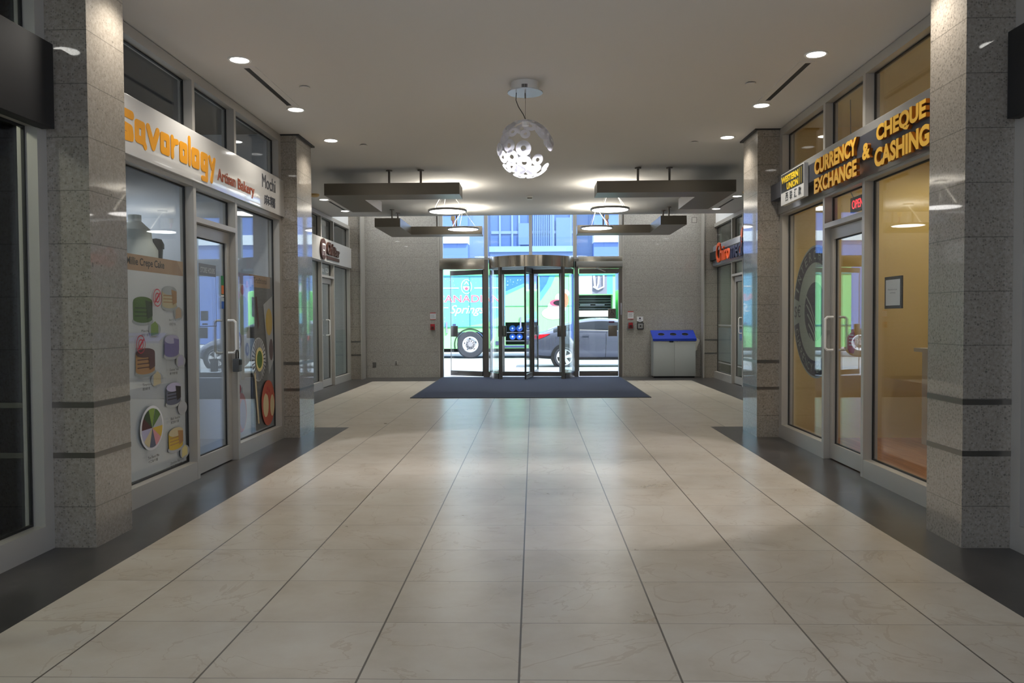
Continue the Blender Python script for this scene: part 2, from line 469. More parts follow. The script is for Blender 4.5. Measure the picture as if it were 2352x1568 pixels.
def shopfront(side, xf, y0, y1, mull, doorbay, tag_win, tag_door, zt=3.45, z_sign=(2.50, 2.93), door_z=2.19,
              handle_y=None, n=1, jamb=0.09, dn=1):
    """aluminium frame with clear panes; mull: centres of the two mullions; doorbay: index of the bay with the door"""
    D_ = 0.12
    win = thing('window_%d' % n, (xf, y0, 0), tag_win[0], tag_win[1], kind='structure')
    ys = [y0] + list(mull) + [y1]
    fr = MB()
    bar(fr, side, xf, D_, y0, y0 + jamb, 0, zt); bar(fr, side, xf, D_, y1 - jamb, y1, 0, zt)
    bar(fr, side, xf, D_, y0 + jamb, y1 - jamb, 3.37, zt)
    bar(fr, side, xf, D_, y0 + jamb, y1 - jamb, z_sign[0] - 0.02, z_sign[1] + 0.01)
    P_(fr, 'frame', ALU, win)
    for mc in mull:
        mu = MB(); bar(mu, side, xf + side * -0.002, D_, mc - 0.026, mc + 0.026, 0, 3.369)
        P_(mu, 'mullion', ALU, win)
    edges = []
    for i in range(len(ys) - 1):
        a = ys[i] + (jamb if i == 0 else 0.026); b2 = ys[i + 1] - (jamb if i == len(ys) - 2 else 0.026)
        edges.append((a, b2))
    xg = xf + side * 0.075
    def pane(a, b2, z0, z1):
        g_ = MB(); g_.box(min(xg, xg + side * 0.008), max(xg, xg + side * 0.008), a, b2, z0, z1); P_(g_, 'pane', GLASS, win)
        s_ = MB(); t = 0.012
        for (p, q, r, s2) in ((a, a + t, z0, z1), (b2 - t, b2, z0, z1), (a + t, b2 - t, z0, z0 + t), (a + t, b2 - t, z1 - t, z1)):
            s_.box(min(xg - side * 0.004, xg + side * 0.014), max(xg - side * 0.004, xg + side * 0.014), p, q, r, s2)
        P_(s_, 'gasket', ALUD, win)
    for i, (a, b2) in enumerate(edges):
        pane(a, b2, z_sign[1] + 0.01, 3.37)
        if i != doorbay:
            k = MB(); bar(k, side, xf, D_, a, b2, 0, 0.15); P_(k, 'sill', ALU, win)
            pane(a, b2, 0.15, z_sign[0] - 0.02)
        else:
            tr = MB(); bar(tr, side, xf - side * 0.002, D_, a, b2, door_z, door_z + 0.045); P_(tr, 'transom', ALU, win)
            pane(a, b2, door_z + 0.045, z_sign[0] - 0.02)
    # the door leaf
    if doorbay is None: return win, None
    a, b2 = edges[doorbay]
    xd = xf + side * 0.055
    dr = thing('door_%d' % dn, (xd, a, 0), tag_door[0], tag_door[1], kind='structure')
    lf = MB(); e = 0.005
    st = 0.085
    bar(lf, side, xd, 0.05, a + e, a + st, 0.01, door_z - e); bar(lf, side, xd, 0.05, b2 - st, b2 - e, 0.01, door_z - e)
    bar(lf, side, xd, 0.05, a + st, b2 - st, 0.01, 0.155); bar(lf, side, xd, 0.05, a + st, b2 - st, 2.08, door_z - e)
    P_(lf, 'door_leaf', ALU, dr)
    g_ = MB(); xq = xd + side * 0.022
    g_.box(min(xq, xq + side * 0.008), max(xq, xq + side * 0.008), a + st, b2 - st, 0.155, 2.08); P_(g_, 'pane', GLASS, dr)
    s_ = MB(); t = 0.01
    for (p, q, r, s2) in ((a + st, a + st + t, .155, 2.08), (b2 - st - t, b2 - st, .155, 2.08), (a + st, b2 - st, .155, .155 + t), (a + st, b2 - st, 2.08 - t, 2.08)):
        s_.box(min(xq - side * 0.003, xq + side * 0.012), max(xq - side * 0.003, xq + side * 0.012), p, q, r, s2)
    P_(s_, 'gasket', ALUD, dr)
    hy = handle_y if handle_y is not None else b2 - 0.05
    h_ = MB(); o = -side
    pts = [(xd + 0.0, hy, 1.35), (xd + o * 0.055, hy, 1.35), (xd + o * 0.075, hy, 1.33), (xd + o * 0.075, hy, 1.06), (xd + o * 0.055, hy, 1.04), (xd, hy, 1.04)]
    h_.tube(pts, 0.012); P_(h_, 'handle', LAMPW, dr)
    h_ = MB(); dd = side
    pts = [(xd + dd * 0.05, hy, 1.35), (xd + dd * 0.11, hy, 1.35), (xd + dd * 0.125, hy, 1.33), (xd + dd * 0.125, hy, 1.06), (xd + dd * 0.11, hy, 1.04), (xd + dd * 0.05, hy, 1.04)]
    h_.tube(pts, 0.012); P_(h_, 'handle', ALU, dr)
    return win, dr

shopfront(-1, LX, 5.0, YP, (6.775, 7.725), 1, ('aluminium framed bakery shop window with glazed side panels', 'shop window'), ('aluminium and glass bakery door with white pull handle', 'door'), handle_y=7.62, n=1, dn=1)
shopfront(1, RX, 5.0, YP, (6.845, 7.765), 1, ('aluminium framed currency exchange shop window', 'shop window'), ('aluminium and glass currency exchange door with hanging red card', 'door'), handle_y=7.66, n=2, dn=2)
shopfront(-1, FLX, 9.74, 18.06, (11.7, 12.65, 15.6, 16.57), 3, ('aluminium framed cafe shop window near the entrance', 'shop window'), ('aluminium and glass cafe door with white handle', 'door'), handle_y=16.1, n=3, dn=3, z_sign=(2.5, 2.95))
shopfront(1, FRX, 9.74, 18.3, (11.7, 12.65, 15.75, 16.62), 3, ('aluminium framed clinic shop window near the entrance', 'shop window'), ('aluminium and glass clinic door with frosted lower half', 'door'), handle_y=15.95, n=4, dn=4, z_sign=(2.5, 2.95))
shopfront(-1, LX, 1.2, 4.70, (3.2,), None, ('dark aluminium framed shop window beside the camera, left of the bakery pilaster', 'shop window'), None, n=5)
shopfront(1, RX, 1.2, 4.73, (3.2,), None, ('black framed shop window beside the currency exchange pilaster', 'shop window'), None, n=6)

# ================================================================== SHOP INTERIORS
def room(name, side, x0, x1, y0, y1, wallm, floorm, ceilm, zc=3.44, word='shop', t=0.1):
    """back, end walls, floor and ceiling of one shop; x0 is the hall side"""
    a, b2 = min(x0, x1), max(x0, x1)
    mb = MB()
    if side < 0: mb.box(a - t, a, y0 - t, y1 + t, 0, zc + 0.1)
    else: mb.box(b2, b2 + t, y0 - t, y1 + t, 0, zc + 0.1)
    mb.box(a, b2, y0 - t, y0, 0, zc); mb.box(a, b2, y1, y1 + t, 0, zc)
    tag(mb.build('wall_' + name, wallm), 'inside walls of the ' + word, 'wall', kind='structure')
    mb = MB(); mb.box(a, b2, y0, y1, -0.08, 0.004)
    tag(mb.build('floor_' + name, floorm), 'floor inside the ' + word, 'floor', kind='structure')
    mb = MB(); mb.box(a, b2, y0, y1, zc, zc + 0.09)
    tag(mb.build('ceiling_' + name, ceilm), 'ceiling inside the ' + word, 'ceiling', kind='structure')
GREYW = mat('pale_shop_wall', rgb(196, 200, 206), 0.7)
GRNW = mat('olive_shop_wall', rgb(176, 184, 158), 0.7)
DKG = mat('dark_shop_wall', rgb(46, 47, 46), 0.8)
GREYF = mat('grey_shop_floor', rgb(120, 122, 122), 0.35)
mt = mat('orange_wood_floor', rgb(176, 112, 58), 0.35); nt = NT(mt); g = nt.node('ShaderNodeNewGeometry')
mp = nt.node('ShaderNodeMapping'); nt.l.new(g.outputs['Position'], mp.inputs[0]); mp.inputs['Scale'].default_value = (12, 1, 1)
n1 = nt.noise(mp.outputs[0], 2.0, 5, 0.6); nt.l.new(nt.ramp(n1, [(0.3, rgb(150, 90, 42)), (0.7, rgb(196, 128, 70))]), nt.n['Principled BSDF'].inputs['Base Color'])
WOODF = mt
room('bakery', -1, -2.99, -6.4, 5.13, YP - 0.1, GREYW, GREYF, DKG, word='bakery')
room('exchange', 1, 2.9, 5.9, 5.15, YP - 0.1, YELW, WOODF, CREAM, word='yellow currency exchange')
room('cafe', -1, FLX - 0.13, -6.4, YP2 + 0.1, 18.0, GREYW, GREYF, DKG, word='cafe by the entrance')
room('clinic', 1, FRX + 0.13, 6.3, YP2 + 0.1, 18.1, mat('green_grey_wall', rgb(150, 158, 146), 0.7), GREYF, GREYW, word='clinic by the entrance')
room('dark_shop', -1, -2.99, -5.6, 1.0, 4.7, GRNW, GREYF, GREYW, word='dim shop on the bakery side')
room('black_shop', 1, 2.9, 5.4, 1.0, 4.73, DKG, GREYF, DKG, word='black shop on the exchange side')
for (x, y, z, e, c_) in ((-4.6, 6.2, 3.0, 60, (.85, .92, 1)), (-4.6, 8.2, 3.0, 45, (.85, .92, 1)), (4.3, 6.2, 3.1, 38, (1, .92, .72)), (4.3, 8.2, 3.1, 32, (1, .92, .72)),
                        (-5.2, 12.5, 3.0, 40, (.9, 1, .95)), (-5.2, 16.5, 3.0, 40, (.9, 1, .95)), (5.2, 12.5, 3.0, 40, (.9, 1, .95)), (5.2, 16.5, 3.0, 45, (.9, 1, .95)), (-4.2, 3.0, 3.3, 60, (1, 1, .8))):
    spot('shop_fill', (x, y, z), e, math.radians(170), 0.6, c_, radius=.15)  # unseen fill spots added to brighten the shop interiors
# counter in the exchange
mb = MB(); mb.box(4.1, 4.7, 5.3, 8.6, 0.0, 0.98); mb.box(4.04, 4.76, 5.24, 8.66, 0.98, 1.02, WHITE)
tag(mb.build('service_counter', YELW), 'long yellow service counter with a pale top inside the currency exchange', 'counter')
# things on the bakery ledge
JAR = mat('milky_plastic', rgb(206, 210, 204), 0.35, transl=1)
mb = MB(); mb.box(-3.38, -3.02, 5.2, 6.9, 0.0, 1.62, mat('ledge_cabinet', rgb(150, 150, 148), 0.6))
tag(mb.build('display_ledge'), 'grey display ledge behind the poster window of the bakery', 'ledge')
mb = MB(); mb.lathe([(0.001, 1.621), (0.16, 1.621), (0.17, 1.66), (0.17, 1.92), (0.13, 1.99), (0.12, 2.08), (0.05, 2.15), (0.05, 2.2), (0.0, 2.2)], (-3.2, 6.42, 0), JAR)
tag(mb.build('water_jar'), 'large milky plastic jar standing behind the bakery window above the poster', 'jar')
cup = thing('blender_cup', (-3.2, 6.78, 1.62), 'dark lidded cup standing beside the milky jar in the bakery window', 'cup')
mb = MB(); mb.lathe([(0.001, 1.621), (0.035, 1.621), (0.055, 1.96), (0.0, 1.96)], (-3.2, 6.78, 0)); P_(mb, 'cup_body', mat('dark_cup', rgb(52, 58, 60), 0.3), cup)
mb = MB(); mb.lathe([(0.0, 1.96), (0.065, 1.96), (0.065, 2.0), (0.045, 2.04), (0.0, 2.05)], (-3.2, 6.78, 0)); P_(mb, 'lid', BLACK, cup)
# clinic shelves behind the window
PROD = mat('shelf_goods', rgb(226, 228, 224), 0.5)
for k in range(7):
    z = 1.33 + k * 0.13
    if k in (2,): continue
    mb = MB(); mb.box(4.75, 4.95, 16.9, 17.75, z, z + 0.03, PROD)
    for j in range(8): mb.box(4.78, 4.9, 16.92 + j * 0.1, 16.99 + j * 0.1, z + 0.03, z + 0.03 + 0.03 + 0.02 * ((j * 7 + k * 3) % 3), PROD)
    o = mb.build('display_shelf')
    tag(o, 'white shelf of small goods seen through the clinic window, one of the stack', 'shelf', 'shelves behind the clinic window')
# frosted lower films
def film(name, side, xf, y0, y1, z0, z1, label, m_=FROST):
    mb = MB(); x = xf + side * 0.092; mb.box(min(x, x + side * 0.003), max(x, x + side * 0.003), y0, y1, z0, z1)
    return tag(mb.build(name, m_), label, 'window film')
film('frosted_film', -1, FLX, 16.62, 17.95, 0.16, 1.13, 'frosted film on the lower half of the last cafe window')
film('frosted_film', 1, FRX, 16.67, 18.19, 0.40, 1.13, 'frosted film across the lower half of the last clinic window')
film('frosted_film', 1, FRX, 15.88, 16.49, 0.40, 1.13, 'frosted film on the lower half of the clinic door')
film('frosted_stripe', 1, FRX, 16.67, 18.19, 1.17, 1.2, 'thin frosted stripe above the film on the last clinic window', LAMPW)
film('frosted_stripe', 1, FRX, 16.67, 18.19, 0.345, 0.37, 'thin frosted stripe below the film on the last clinic window', LAMPW)
film('frosted_stripe', 1, FRX, 15.88, 16.49, 1.17, 1.2, 'thin frosted stripe above the film on the clinic door', LAMPW)
film('frosted_stripe', 1, FRX, 15.88, 16.49, 0.345, 0.37, 'thin frosted stripe below the film on the clinic door', LAMPW)

# ================================================================== SIGNS
YEL = mat('sign_yellow', rgb(232, 158, 22), 0.4)
BRN = mat('sign_brown', rgb(150, 72, 40), 0.45)
INK = mat('sign_ink', rgb(44, 46, 52), 0.5)
GOLD = mat('letter_gold', rgb(246, 192, 72), 0.3, 0.1)
GOLDS = mat('letter_gold_side', rgb(150, 84, 18), 0.35, 0.3)
# bakery sign
s = thing('fascia_sign', (-2.85, 5.13, 2.72), 'white fascia sign with big yellow rounded lettering over the bakery', 'sign')
mb = MB(); mb.box(-2.865, -2.83, 4.75, 9.24 - 0.1, 2.52, 2.935, bev=0.003); P_(mb, 'sign_panel', SIGNW, s)
# chunky rounded-square letters drawn stroke by stroke
mb = MB()
ST_K = 0
def stroke(pts, w, closed=False):
    """thick polyline in (a,b) sign coordinates with joined corners"""
    n = len(pts); segs = n if closed else n - 1
    global ST_K
    for i in range(segs):
        (a0, b0), (a1, b1) = pts[i], pts[(i + 1) % n]
        d = math.hypot(a1 - a0, b1 - b0) or 1e-6; nx, ny = -(b1 - b0) / d * w / 2, (a1 - a0) / d * w / 2
        mb.prism([(a0 + nx, b0 + ny), (a0 - nx, b0 - ny), (a1 - nx, b1 - ny), (a1 + nx, b1 + ny)], (-2.8295, 0, 0), LU, LV, LN, 0.003 + ST_K * .00004); ST_K += 1
    for (a, b_) in pts:
        mb.prism(ell(a, b_, w / 2, w / 2, 12), (-2.8295, 0, 0), LU, LV, LN, 0.003 + ST_K * .00004); ST_K += 1
xw = 0.058
def L_o(y, z, w, h): stroke([(y + .03, z + .03), (y + w - .03, z + .03), (y + w - .03, z + h - .03), (y + .03, z + h - .03)], xw, True)
z0, hh = 2.625, 0.17
stroke([(5.66, 2.80), (5.44, 2.80), (5.42, 2.76), (5.42, 2.73), (5.44, 2.715), (5.64, 2.70), (5.65, 2.66), (5.65, 2.645), (5.42, 2.63)], 0.062)
L_o(5.70, z0, .155, hh); stroke([(5.825, z0 + .03), (5.85, z0 - .005)], 0.05)
stroke([(5.90, 2.775), (5.975, 2.645), (6.05, 2.775)], 0.06)
L_o(6.09, z0, .16, hh)
stroke([(6.295, 2.645), (6.295, 2.785)], 0.05); stroke([(6.295, 2.715), (6.34, 2.765), (6.385, 2.77)], 0.045)
L_o(6.42, z0, .15, hh)
stroke([(6.61, 2.645), (6.61, 2.85)], 0.045)
L_o(6.65, z0, .155, hh)
L_o(6.835, z0 + .005, .15, hh - .005); stroke([(6.955, 2.66), (6.955, 2.57), (6.865, 2.57)], 0.045)
stroke([(7.02, 2.775), (7.075, 2.69), (7.13, 2.775)], 0.04); stroke([(7.13, 2.775), (7.06, 2.575)], 0.04)
P_(mb, 'lettering', YEL, s)
mb = MB(); put_text(mb, 'Artisan', (-2.8295, 7.20, 2.612), LU, LV, 0.44, 0.107, BRN, 0.003, bold=0.02); put_text(mb, 'Bakery', (-2.8295, 7.70, 2.578), LU, LV, 0.46, 0.135, BRN, 0.003, bold=0.02)
P_(mb, 'lettering', BRN, s)
mb = MB(); put_text(mb, 'Mochi', (-2.8295, 8.40, 2.745), LU, LV, 0.43, 0.14, INK, 0.003); put_text(mb, '麻糬', (-2.8295, 8.46, 2.575), LU, LV, 0.36, 0.11, INK, 0.003, bold=0.005)
P_(mb, 'lettering', INK, s)

# currency exchange sign
s = thing('fascia_sign', (2.75, 7.0, 2.7), 'grey fascia sign with raised gold letters over the currency exchange', 'sign')
mb = MB(); mb.box(2.745, 2.775, 4.78, YP - 0.02, 2.50, 2.925); P_(mb, 'sign_panel', mat('sign_grey', rgb(176, 176, 174), 0.25, 0.6), s)
mb = MB(); mb.box(2.665, 2.745, 4.78, YP - 0.01, 2.645, 2.815); P_(mb, 'raceway', mat('raceway_grey', rgb(74, 76, 84), 0.4, 0.3), s)
def raised(body, y_start, z, w, h, parent, face, edge, x=2.638, d=0.026, bold=0.055):
    mb = MB(); put_text(mb, body, (x + d, y_start, z), RU, RV, w, h, edge, d, bold=bold)
    put_text(mb, body, (x - 0.0015, y_start, z), RU, RV, w, h, face, 0.001, bold=bold * 0.75)
    return P_(mb, 'lettering', face, parent)
raised('CURRENCY', 7.65, 2.672, 0.98, 0.145, s, GOLD, GOLDS)
raised('EXCHANGE', 7.655, 2.500, 0.99, 0.140, s, GOLD, GOLDS)
raised('&', 6.552, 2.595, 0.15, 0.13, s, GOLD, GOLDS)
raised('CHEQUE', 6.29, 2.668, 0.78, 0.145, s, GOLD, GOLDS)
raised('CASHING', 6.32, 2.495, 0.86, 0.145, s, GOLD, GOLDS)
# transfer agent sign
s = thing('agent_sign', (2.64, 8.27, 2.68), 'black and white box sign with yellow letters at the far end of the exchange fascia', 'sign')
mb = MB(); mb.box(2.622, 2.664, 7.90, 8.62, 2.522, 2.845, WHITE)
P_(mb, 'sign_box', WHITE, s)
mb = MB(); mb.prism(rect(-8.61, 2.652, -7.91, 2.838), (2.6215, 0, 0), RU, RV, RN, 0.001, BLACKG); P_(mb, 'black_panel', BLACKG, s)
WUY = mat('agent_yellow', rgb(236, 200, 30), 0.5)
mb = MB(); put_text(mb, 'WESTERN', (2.62, 8.60, 2.745), RU, RV, 0.54, 0.068, WUY, 0.001, bold=0.05); put_text(mb, 'UNION', (2.62, 8.42, 2.662), RU, RV, 0.36, 0.068, WUY, 0.001, bold=0.05)
mb.prism([(-8.03, 2.66), (-8.02, 2.66), (-8.02, 2.82), (-8.03, 2.82)], (2.62, 0, 0), RU, RV, RN, 0.001, WUY)
mb.prism([(-7.975, 2.66), (-7.968, 2.66), (-7.968, 2.82), (-7.975, 2.82)], (2.62, 0, 0), RU, RV, RN, 0.001, WUY)
P_(mb, 'lettering', WUY, s)
mb = MB()
for k, ch in enumerate('西联汇款'): put_text(mb, ch, (2.6205, 8.46 - k * 0.135, 2.55), RU, RV, 0.08, 0.085, INK, 0.001)
P_(mb, 'lettering', INK, s)

# cafe sign
s = thing('fascia_sign', (-4.1, 16, 2.73), 'white fascia sign with brown round badge over the cafe', 'sign')
mb = MB(); mb.box(-4.115, -4.08, 9.8, 18.05, 2.50, 2.945); P_(mb, 'sign_panel', SIGNW, s)
DBR = mat('cafe_brown', rgb(66, 36, 24), 0.35)
mb = MB()
mb.prism(ell(15.56, 2.725, 0.205, 0.205, 36), (-4.079, 0, 0), LU, LV, LN, 0.03, DBR); P_(mb, 'badge', DBR, s)
mb = MB(); mb.prism(rect(15.47, 2.60, 15.50, 2.80), (-4.048, 0, 0), LU, LV, LN, 0.002, LAMPW); mb.prism(rect(15.62, 2.60, 15.65, 2.80), (-4.048, 0, 0), LU, LV, LN, 0.002, LAMPW)
mb.prism([(15.44, 2.80), (15.68, 2.80), (15.66, 2.83), (15.46, 2.83)], (-4.048, 0, 0), LU, LV, LN, 0.002, LAMPW); mb.prism(rect(15.5, 2.69, 15.62, 2.71), (-4.048, 0, 0), LU, LV, LN, 0.002, LAMPW)
P_(mb, 'emblem', LAMPW, s)
mb = MB(); put_text(mb, 'Chá', (-4.079, 15.85, 2.645), LU, LV, 0.50, 0.25, DBR, 0.03, bold=0.035); put_text(mb, 'Bar', (-4.079, 16.40, 2.645), LU, LV, 0.46, 0.19, DBR, 0.03, bold=0.035)
P_(mb, 'lettering', DBR, s)
mb = MB(); mb.box(-4.08, -4.065, 15.85, 16.87, 2.555, 2.62, DBR); P_(mb, 'strapline', DBR, s)
s = MB(); put_text(s, 'Suite 123', (FLX - 0.072, 15.68, 2.31), LU, LV, 0.72, 0.085, LAMPW, 0.001)
tag(s.build('suite_number'), 'pale suite number lettering on the glass over the cafe door', 'lettering')

# clinic sign
s = thing('fascia_sign', (4.0, 16.6, 2.7), 'grey fascia sign with orange and navy letters over the clinic', 'sign')
mb = MB(); mb.box(4.035, 4.065, 9.8, 18.2, 2.50, 2.935); P_(mb, 'sign_panel', mat('sign_bluegrey', rgb(170, 174, 182), 0.3, 0.4), s)
mb = MB(); mb.box(3.965, 4.035, 9.8, 18.2, 2.62, 2.80); P_(mb, 'raceway', BLACK, s)
ORG = mat('letter_orange', rgb(226, 88, 36), 0.4); NAV = mat('letter_navy', rgb(36, 40, 66), 0.4)
mb = MB(); put_text(mb, 'C', (3.955, 17.45, 2.52), RU, RV, 0.36, 0.42, ORG, 0.03, bold=0.01); put_text(mb, 'hiro', (3.955, 17.1, 2.54), RU, RV, 0.82, 0.31, ORG, 0.03, bold=0.01)
P_(mb, 'lettering', ORG, s)
mb = MB(); put_text(mb, 'medic', (3.955, 16.22, 2.52), RU, RV, 1.2, 0.36, NAV, 0.03, bold=0.01); put_text(mb, 'e', (3.955, 15.0, 2.52), RU, RV, 0.25, 0.24, NAV, 0.03, bold=0.01)
P_(mb, 'lettering', NAV, s)
mb = MB(); mb.prism([(-15.5, 2.52), (-15.42, 2.52), (-15.25, 3.05), (-15.38, 3.0)], (3.95, 0, 0), RU, RV, RN, 0.02, mat('letter_copper', rgb(190, 96, 62), 0.4)); mb.prism([(-15.2, 2.75), (-15.12, 2.75), (-15.1, 2.95), (-15.22, 3.0)], (3.95, 0, 0), RU, RV, RN, 0.02, LAMPW)
P_(mb, 'figure_emblem', ORG, s)

# blank black signs over the near shops
for x0, x1, y1, lab in ((-2.87, -2.785, 4.66, 'blank black fascia sign over the dim shop on the bakery side'), (2.70, 2.78, 4.69, 'blank black fascia sign over the black shop on the exchange side')):
    mb = MB(); mb.box(x0, x1, 1.2, y1, 2.47, 2.96, bev=0.004); tag(mb.build('fascia_sign', BLACK), lab, 'sign')

# ------------------------------------------------------------------ prints on the bakery glass
class Art:
    def __init__(s, x, u, v, n): s.mb = MB(); s.x = x; s.u, s.v, s.n = u, v, n; s.k = 0; s.nx = n[0]
    def add(s, pts, m_):
        s.k += 1
        s.mb.prism(pts, (s.x + s.nx * 0.0004 * s.k, 0, 0), s.u, s.v, s.n, 0, m_)
    def text(s, body, a, b_, w, h, m_, bold=0.0):
        s.k += 1
        put_text(s.mb, body, (s.x + s.nx * 0.0004 * s.k, a if s.u[1] > 0 else -a, b_), s.u, s.v, w, h, m_, 0.0, bold=bold)
def ink(name, r, g_, b_): return mat('print_' + name, rgb(r, g_, b_), 0.6)
PW = ink('white', 222, 222, 224); PB = ink('brown', 176, 142, 112); PT = ink('tan', 196, 164, 130); PK = ink('black', 46, 42, 42)
PG = ink('green', 82, 112, 48); PG2 = ink('green_light', 130, 158, 70); PGD = ink('green_dark', 48, 66, 32); PGR = ink('plate', 176, 178, 180)
PRD = ink('red', 170, 50, 62); PPU = ink('purple', 120, 112, 160); PPL = ink('lilac', 176, 172, 198); PCO = ink('cocoa', 78, 34, 30)
PCR = ink('cream', 206, 190, 150); PCA = ink('caramel', 176, 132, 84); PYE = ink('yellow', 206, 172, 62); PYL = ink('pale_yellow', 222, 206, 140); PSL = ink('slate', 92, 96, 112); PPI = ink('pink', 214, 148, 150)
s = thing('window_poster', (-2.95, 5.9, 0.9), 'tall white poster of seven layered cakes on the bakery window', 'poster')
mb = MB(); mb.box(-2.956, -2.953, 5.13, 6.735, 0.165, 1.845); P_(mb, 'sheet', PW, s)
A = Art(-2.9528, LU, LV, LN)
A.add(rect(5.13, 1.725, 6.735, 1.845), PB); A.add([(6.62, 1.845), (6.735, 1.845), (6.735, 1.725)], PT)
A.text('Millie Crepe Cake', 5.79, 1.748, 0.60, 0.075, PK, 0.02)
def cake(a, b_, side, top, inner, sl, w=0.26, h=0.13):
    A.add(ell(a, b_ - h * 0.62, w * 0.56, 0.035), PGR)
    A.add([(a - w / 2, b_ - h * .5)] + ell(a, b_ - h * .5, w / 2, .03, 14, PI, 2 * PI) + [(a + w / 2, b_ + h * .35), (a - w / 2, b_ + h * .35)], side)
    for k in range(4): A.add(rect(a - w * .42, b_ - h * (.38 - .2 * k), a + w * .2, b_ - h * (.38 - .2 * k) + .008), inner)
    A.add(ell(a, b_ + h * .38, w / 2, .036), PW if top is None else top)
    A.add([(a + w * .12, b_ + h * .45), (a + w * .5, b_ + h * .35), (a + w * .5, b_ - h * .35), (a + w * .22, b_ - h * .5)], inner)
    A.add(ell(a + w * .60, b_ - h * 1.05, w * .34, .055), PGR)
    A.add([(a + w * .38, b_ - h * 1.38), (a + w * .8, b_ - h * 1.28), (a + w * .8, b_ - h * .85), (a + w * .63, b_ - h * .62), (a + w * .4, b_ - h * .8)], sl)
cake(6.02, 1.44, PG, PG, PGD, PG2, 0.30, 0.15); cake(6.46, 1.545, PCR, PGR, PCA, PT, 0.26)
cake(6.03, 1.05, PCA, PCO, PCO, PCR, 0.30, 0.15); cake(6.47, 1.15, PPU, PPL, PPU, PPL, 0.26)
cake(6.48, 0.76, PSL, PPL, PK, PGR, 0.26); cake(6.50, 0.39, PYE, PCR, PCA, PYL, 0.26)
for (a, b_) in ((6.21, 1.53), (5.93, 1.175)):
    A.add(ring_sector(a, b_, .062, .062, .07, .07, 0, 2 * PI, 24), PRD); A.add(ring_sector(a, b_, .03, .03, .04, .04, 0, 2 * PI, 18), PRD)
    A.add([(a - .05, b_ - .03), (a - .04, b_ - .045), (a + .05, b_ + .03), (a + .04, b_ + .045)], PRD)
A.add(ell(6.08, 0.53, .19, .17, 36), PW)
cols = [PG2, PGD, PCO, PPL, PCR, PSL, PPI, PYE, PGR, PG]
for k in range(10):
    a0 = PI / 2 - .3 + k * 2 * PI / 10
    A.add([(6.08, .53)] + ell(6.08, .53, .165, .15, 5, a0, a0 + 2 * PI / 10), cols[k])
for t1, t2, a, b_, w in (('Matcha', '抹茶千層', 5.93, 1.265, .12), ('Earl Grey', '伯爵紅茶千層', 6.39, 1.345, .13), ('Tiramisu', '提拉米蘇千層', 5.93, .86, .13), ('Coconut Taro', '椰子芋頭千層', 6.38, .945, .16),
                     ('Black Sesame', '黑芝麻千層', 6.38, .55, .17), ('Ten Flavor Mix', '十口味千層', 5.99, .30, .18), ('Osmanthus Rice Wine', '桂花酒釀千層', 6.36, .195, .24)):
    A.text(t1, a, b_, w, .02, PK); A.text(t2, a, b_ - .032, w * .85, .022, PK)
P_(A.mb, 'print', PW, s)
s = thing('window_poster', (-2.95, 8.4, 0.9), 'tall collage poster of plates and desserts on the window beyond the bakery door', 'poster')
mb = MB(); mb.box(-2.956, -2.953, 7.76, 9.04, 0.165, 1.83); P_(mb, 'sheet', PW, s)
A = Art(-2.9528, LU, LV, LN)
A.add(rect(8.32, .165, 9.04, 1.83), ink('grey_cloth', 112, 112, 116)); A.add(rect(7.76, 1.72, 8.32, 1.83), PPL); A.add(rect(8.32, 1.70, 8.98, 1.83), PB); A.text('Traditional', 8.45, 1.745, .42, .06, PK)  # pale left half paints in some reflected outdoor haze as well as print
A.add(ell(8.12, 1.40, .22, .2), ink('mint', 190, 208, 186))
for a, b_, r in ((7.86, 1.62, .07), (8.12, 1.66, .05), (7.84, 1.5, .05), (8.25, 1.72, .04), (7.98, 1.6, .05)): A.add(ell(a, b_, r, r), PPI)
for a, b_, r in ((7.9, 1.3, .05), (8.0, 1.15, .06), (8.22, 1.05, .05), (7.84, 1.05, .06)): A.add(ell(a, b_, r, r * 1.4), PPU); A.add(ell(a, b_, r * .5, r * .7), PPL)
A.add(ell(7.94, .62, .09, .055), PRD); A.add([(7.8, .6), (8.06, .68), (8.08, .48), (7.82, .42)], PGR); A.add(ell(7.97, .66, .055, .05), PRD)
A.add(ell(8.02, .42, .15, .2), PPI); A.add(ell(8.06, .4, .09, .15), PPL)
A.add([(8.3, .165), (8.42, .165), (8.42, 1.72), (8.36, 1.72)], ink('charcoal', 70, 70, 76)); A.add([(8.48, 1.6), (8.52, 1.6), (8.58, 1.3), (8.54, 1.25)], PCO)
A.add([(8.72, 1.52), (9.02, 1.62), (9.04, .9), (8.88, .75)], PGR); A.add(ell(8.9, 1.33, .11, .15), PYE); A.add(ell(8.96, 1.02, .07, .12), PCO)
A.add(ell(8.54, .93, .23, .235, 40), PW)
for k in range(28):
    t = 2 * PI * k / 28
    A.add([(8.54 + .13 * math.cos(t - .03), .93 + .13 * math.sin(t - .03)), (8.54 + .22 * math.cos(t - .04), .93 + .225 * math.sin(t - .04)), (8.54 + .22 * math.cos(t + .04), .93 + .225 * math.sin(t + .04)), (8.54 + .13 * math.cos(t + .03), .93 + .13 * math.sin(t + .03))], ink('charcoal', 70, 70, 76))
A.add(ell(8.54, .93, .12, .13), PYL); A.add(ell(8.54, .93, .085, .095), PG)
ORD = ink('orange_dish', 176, 84, 64)
A.add(ell(8.8, .44, .22, .25, 36), ORD); A.add(ell(8.72, .42, .09, .13), PCR); A.add(ell(8.93, .40, .07, .12), PCR)
for (a, b_) in ((8.78, .6), (8.83, .57), (8.75, .55)): A.add(ell(a, b_, .018, .018), PRD)
A.add([(8.36, .8), (8.4, .8), (8.5, .25), (8.46, .25)], PCR)
P_(A.mb, 'print', PW, s)
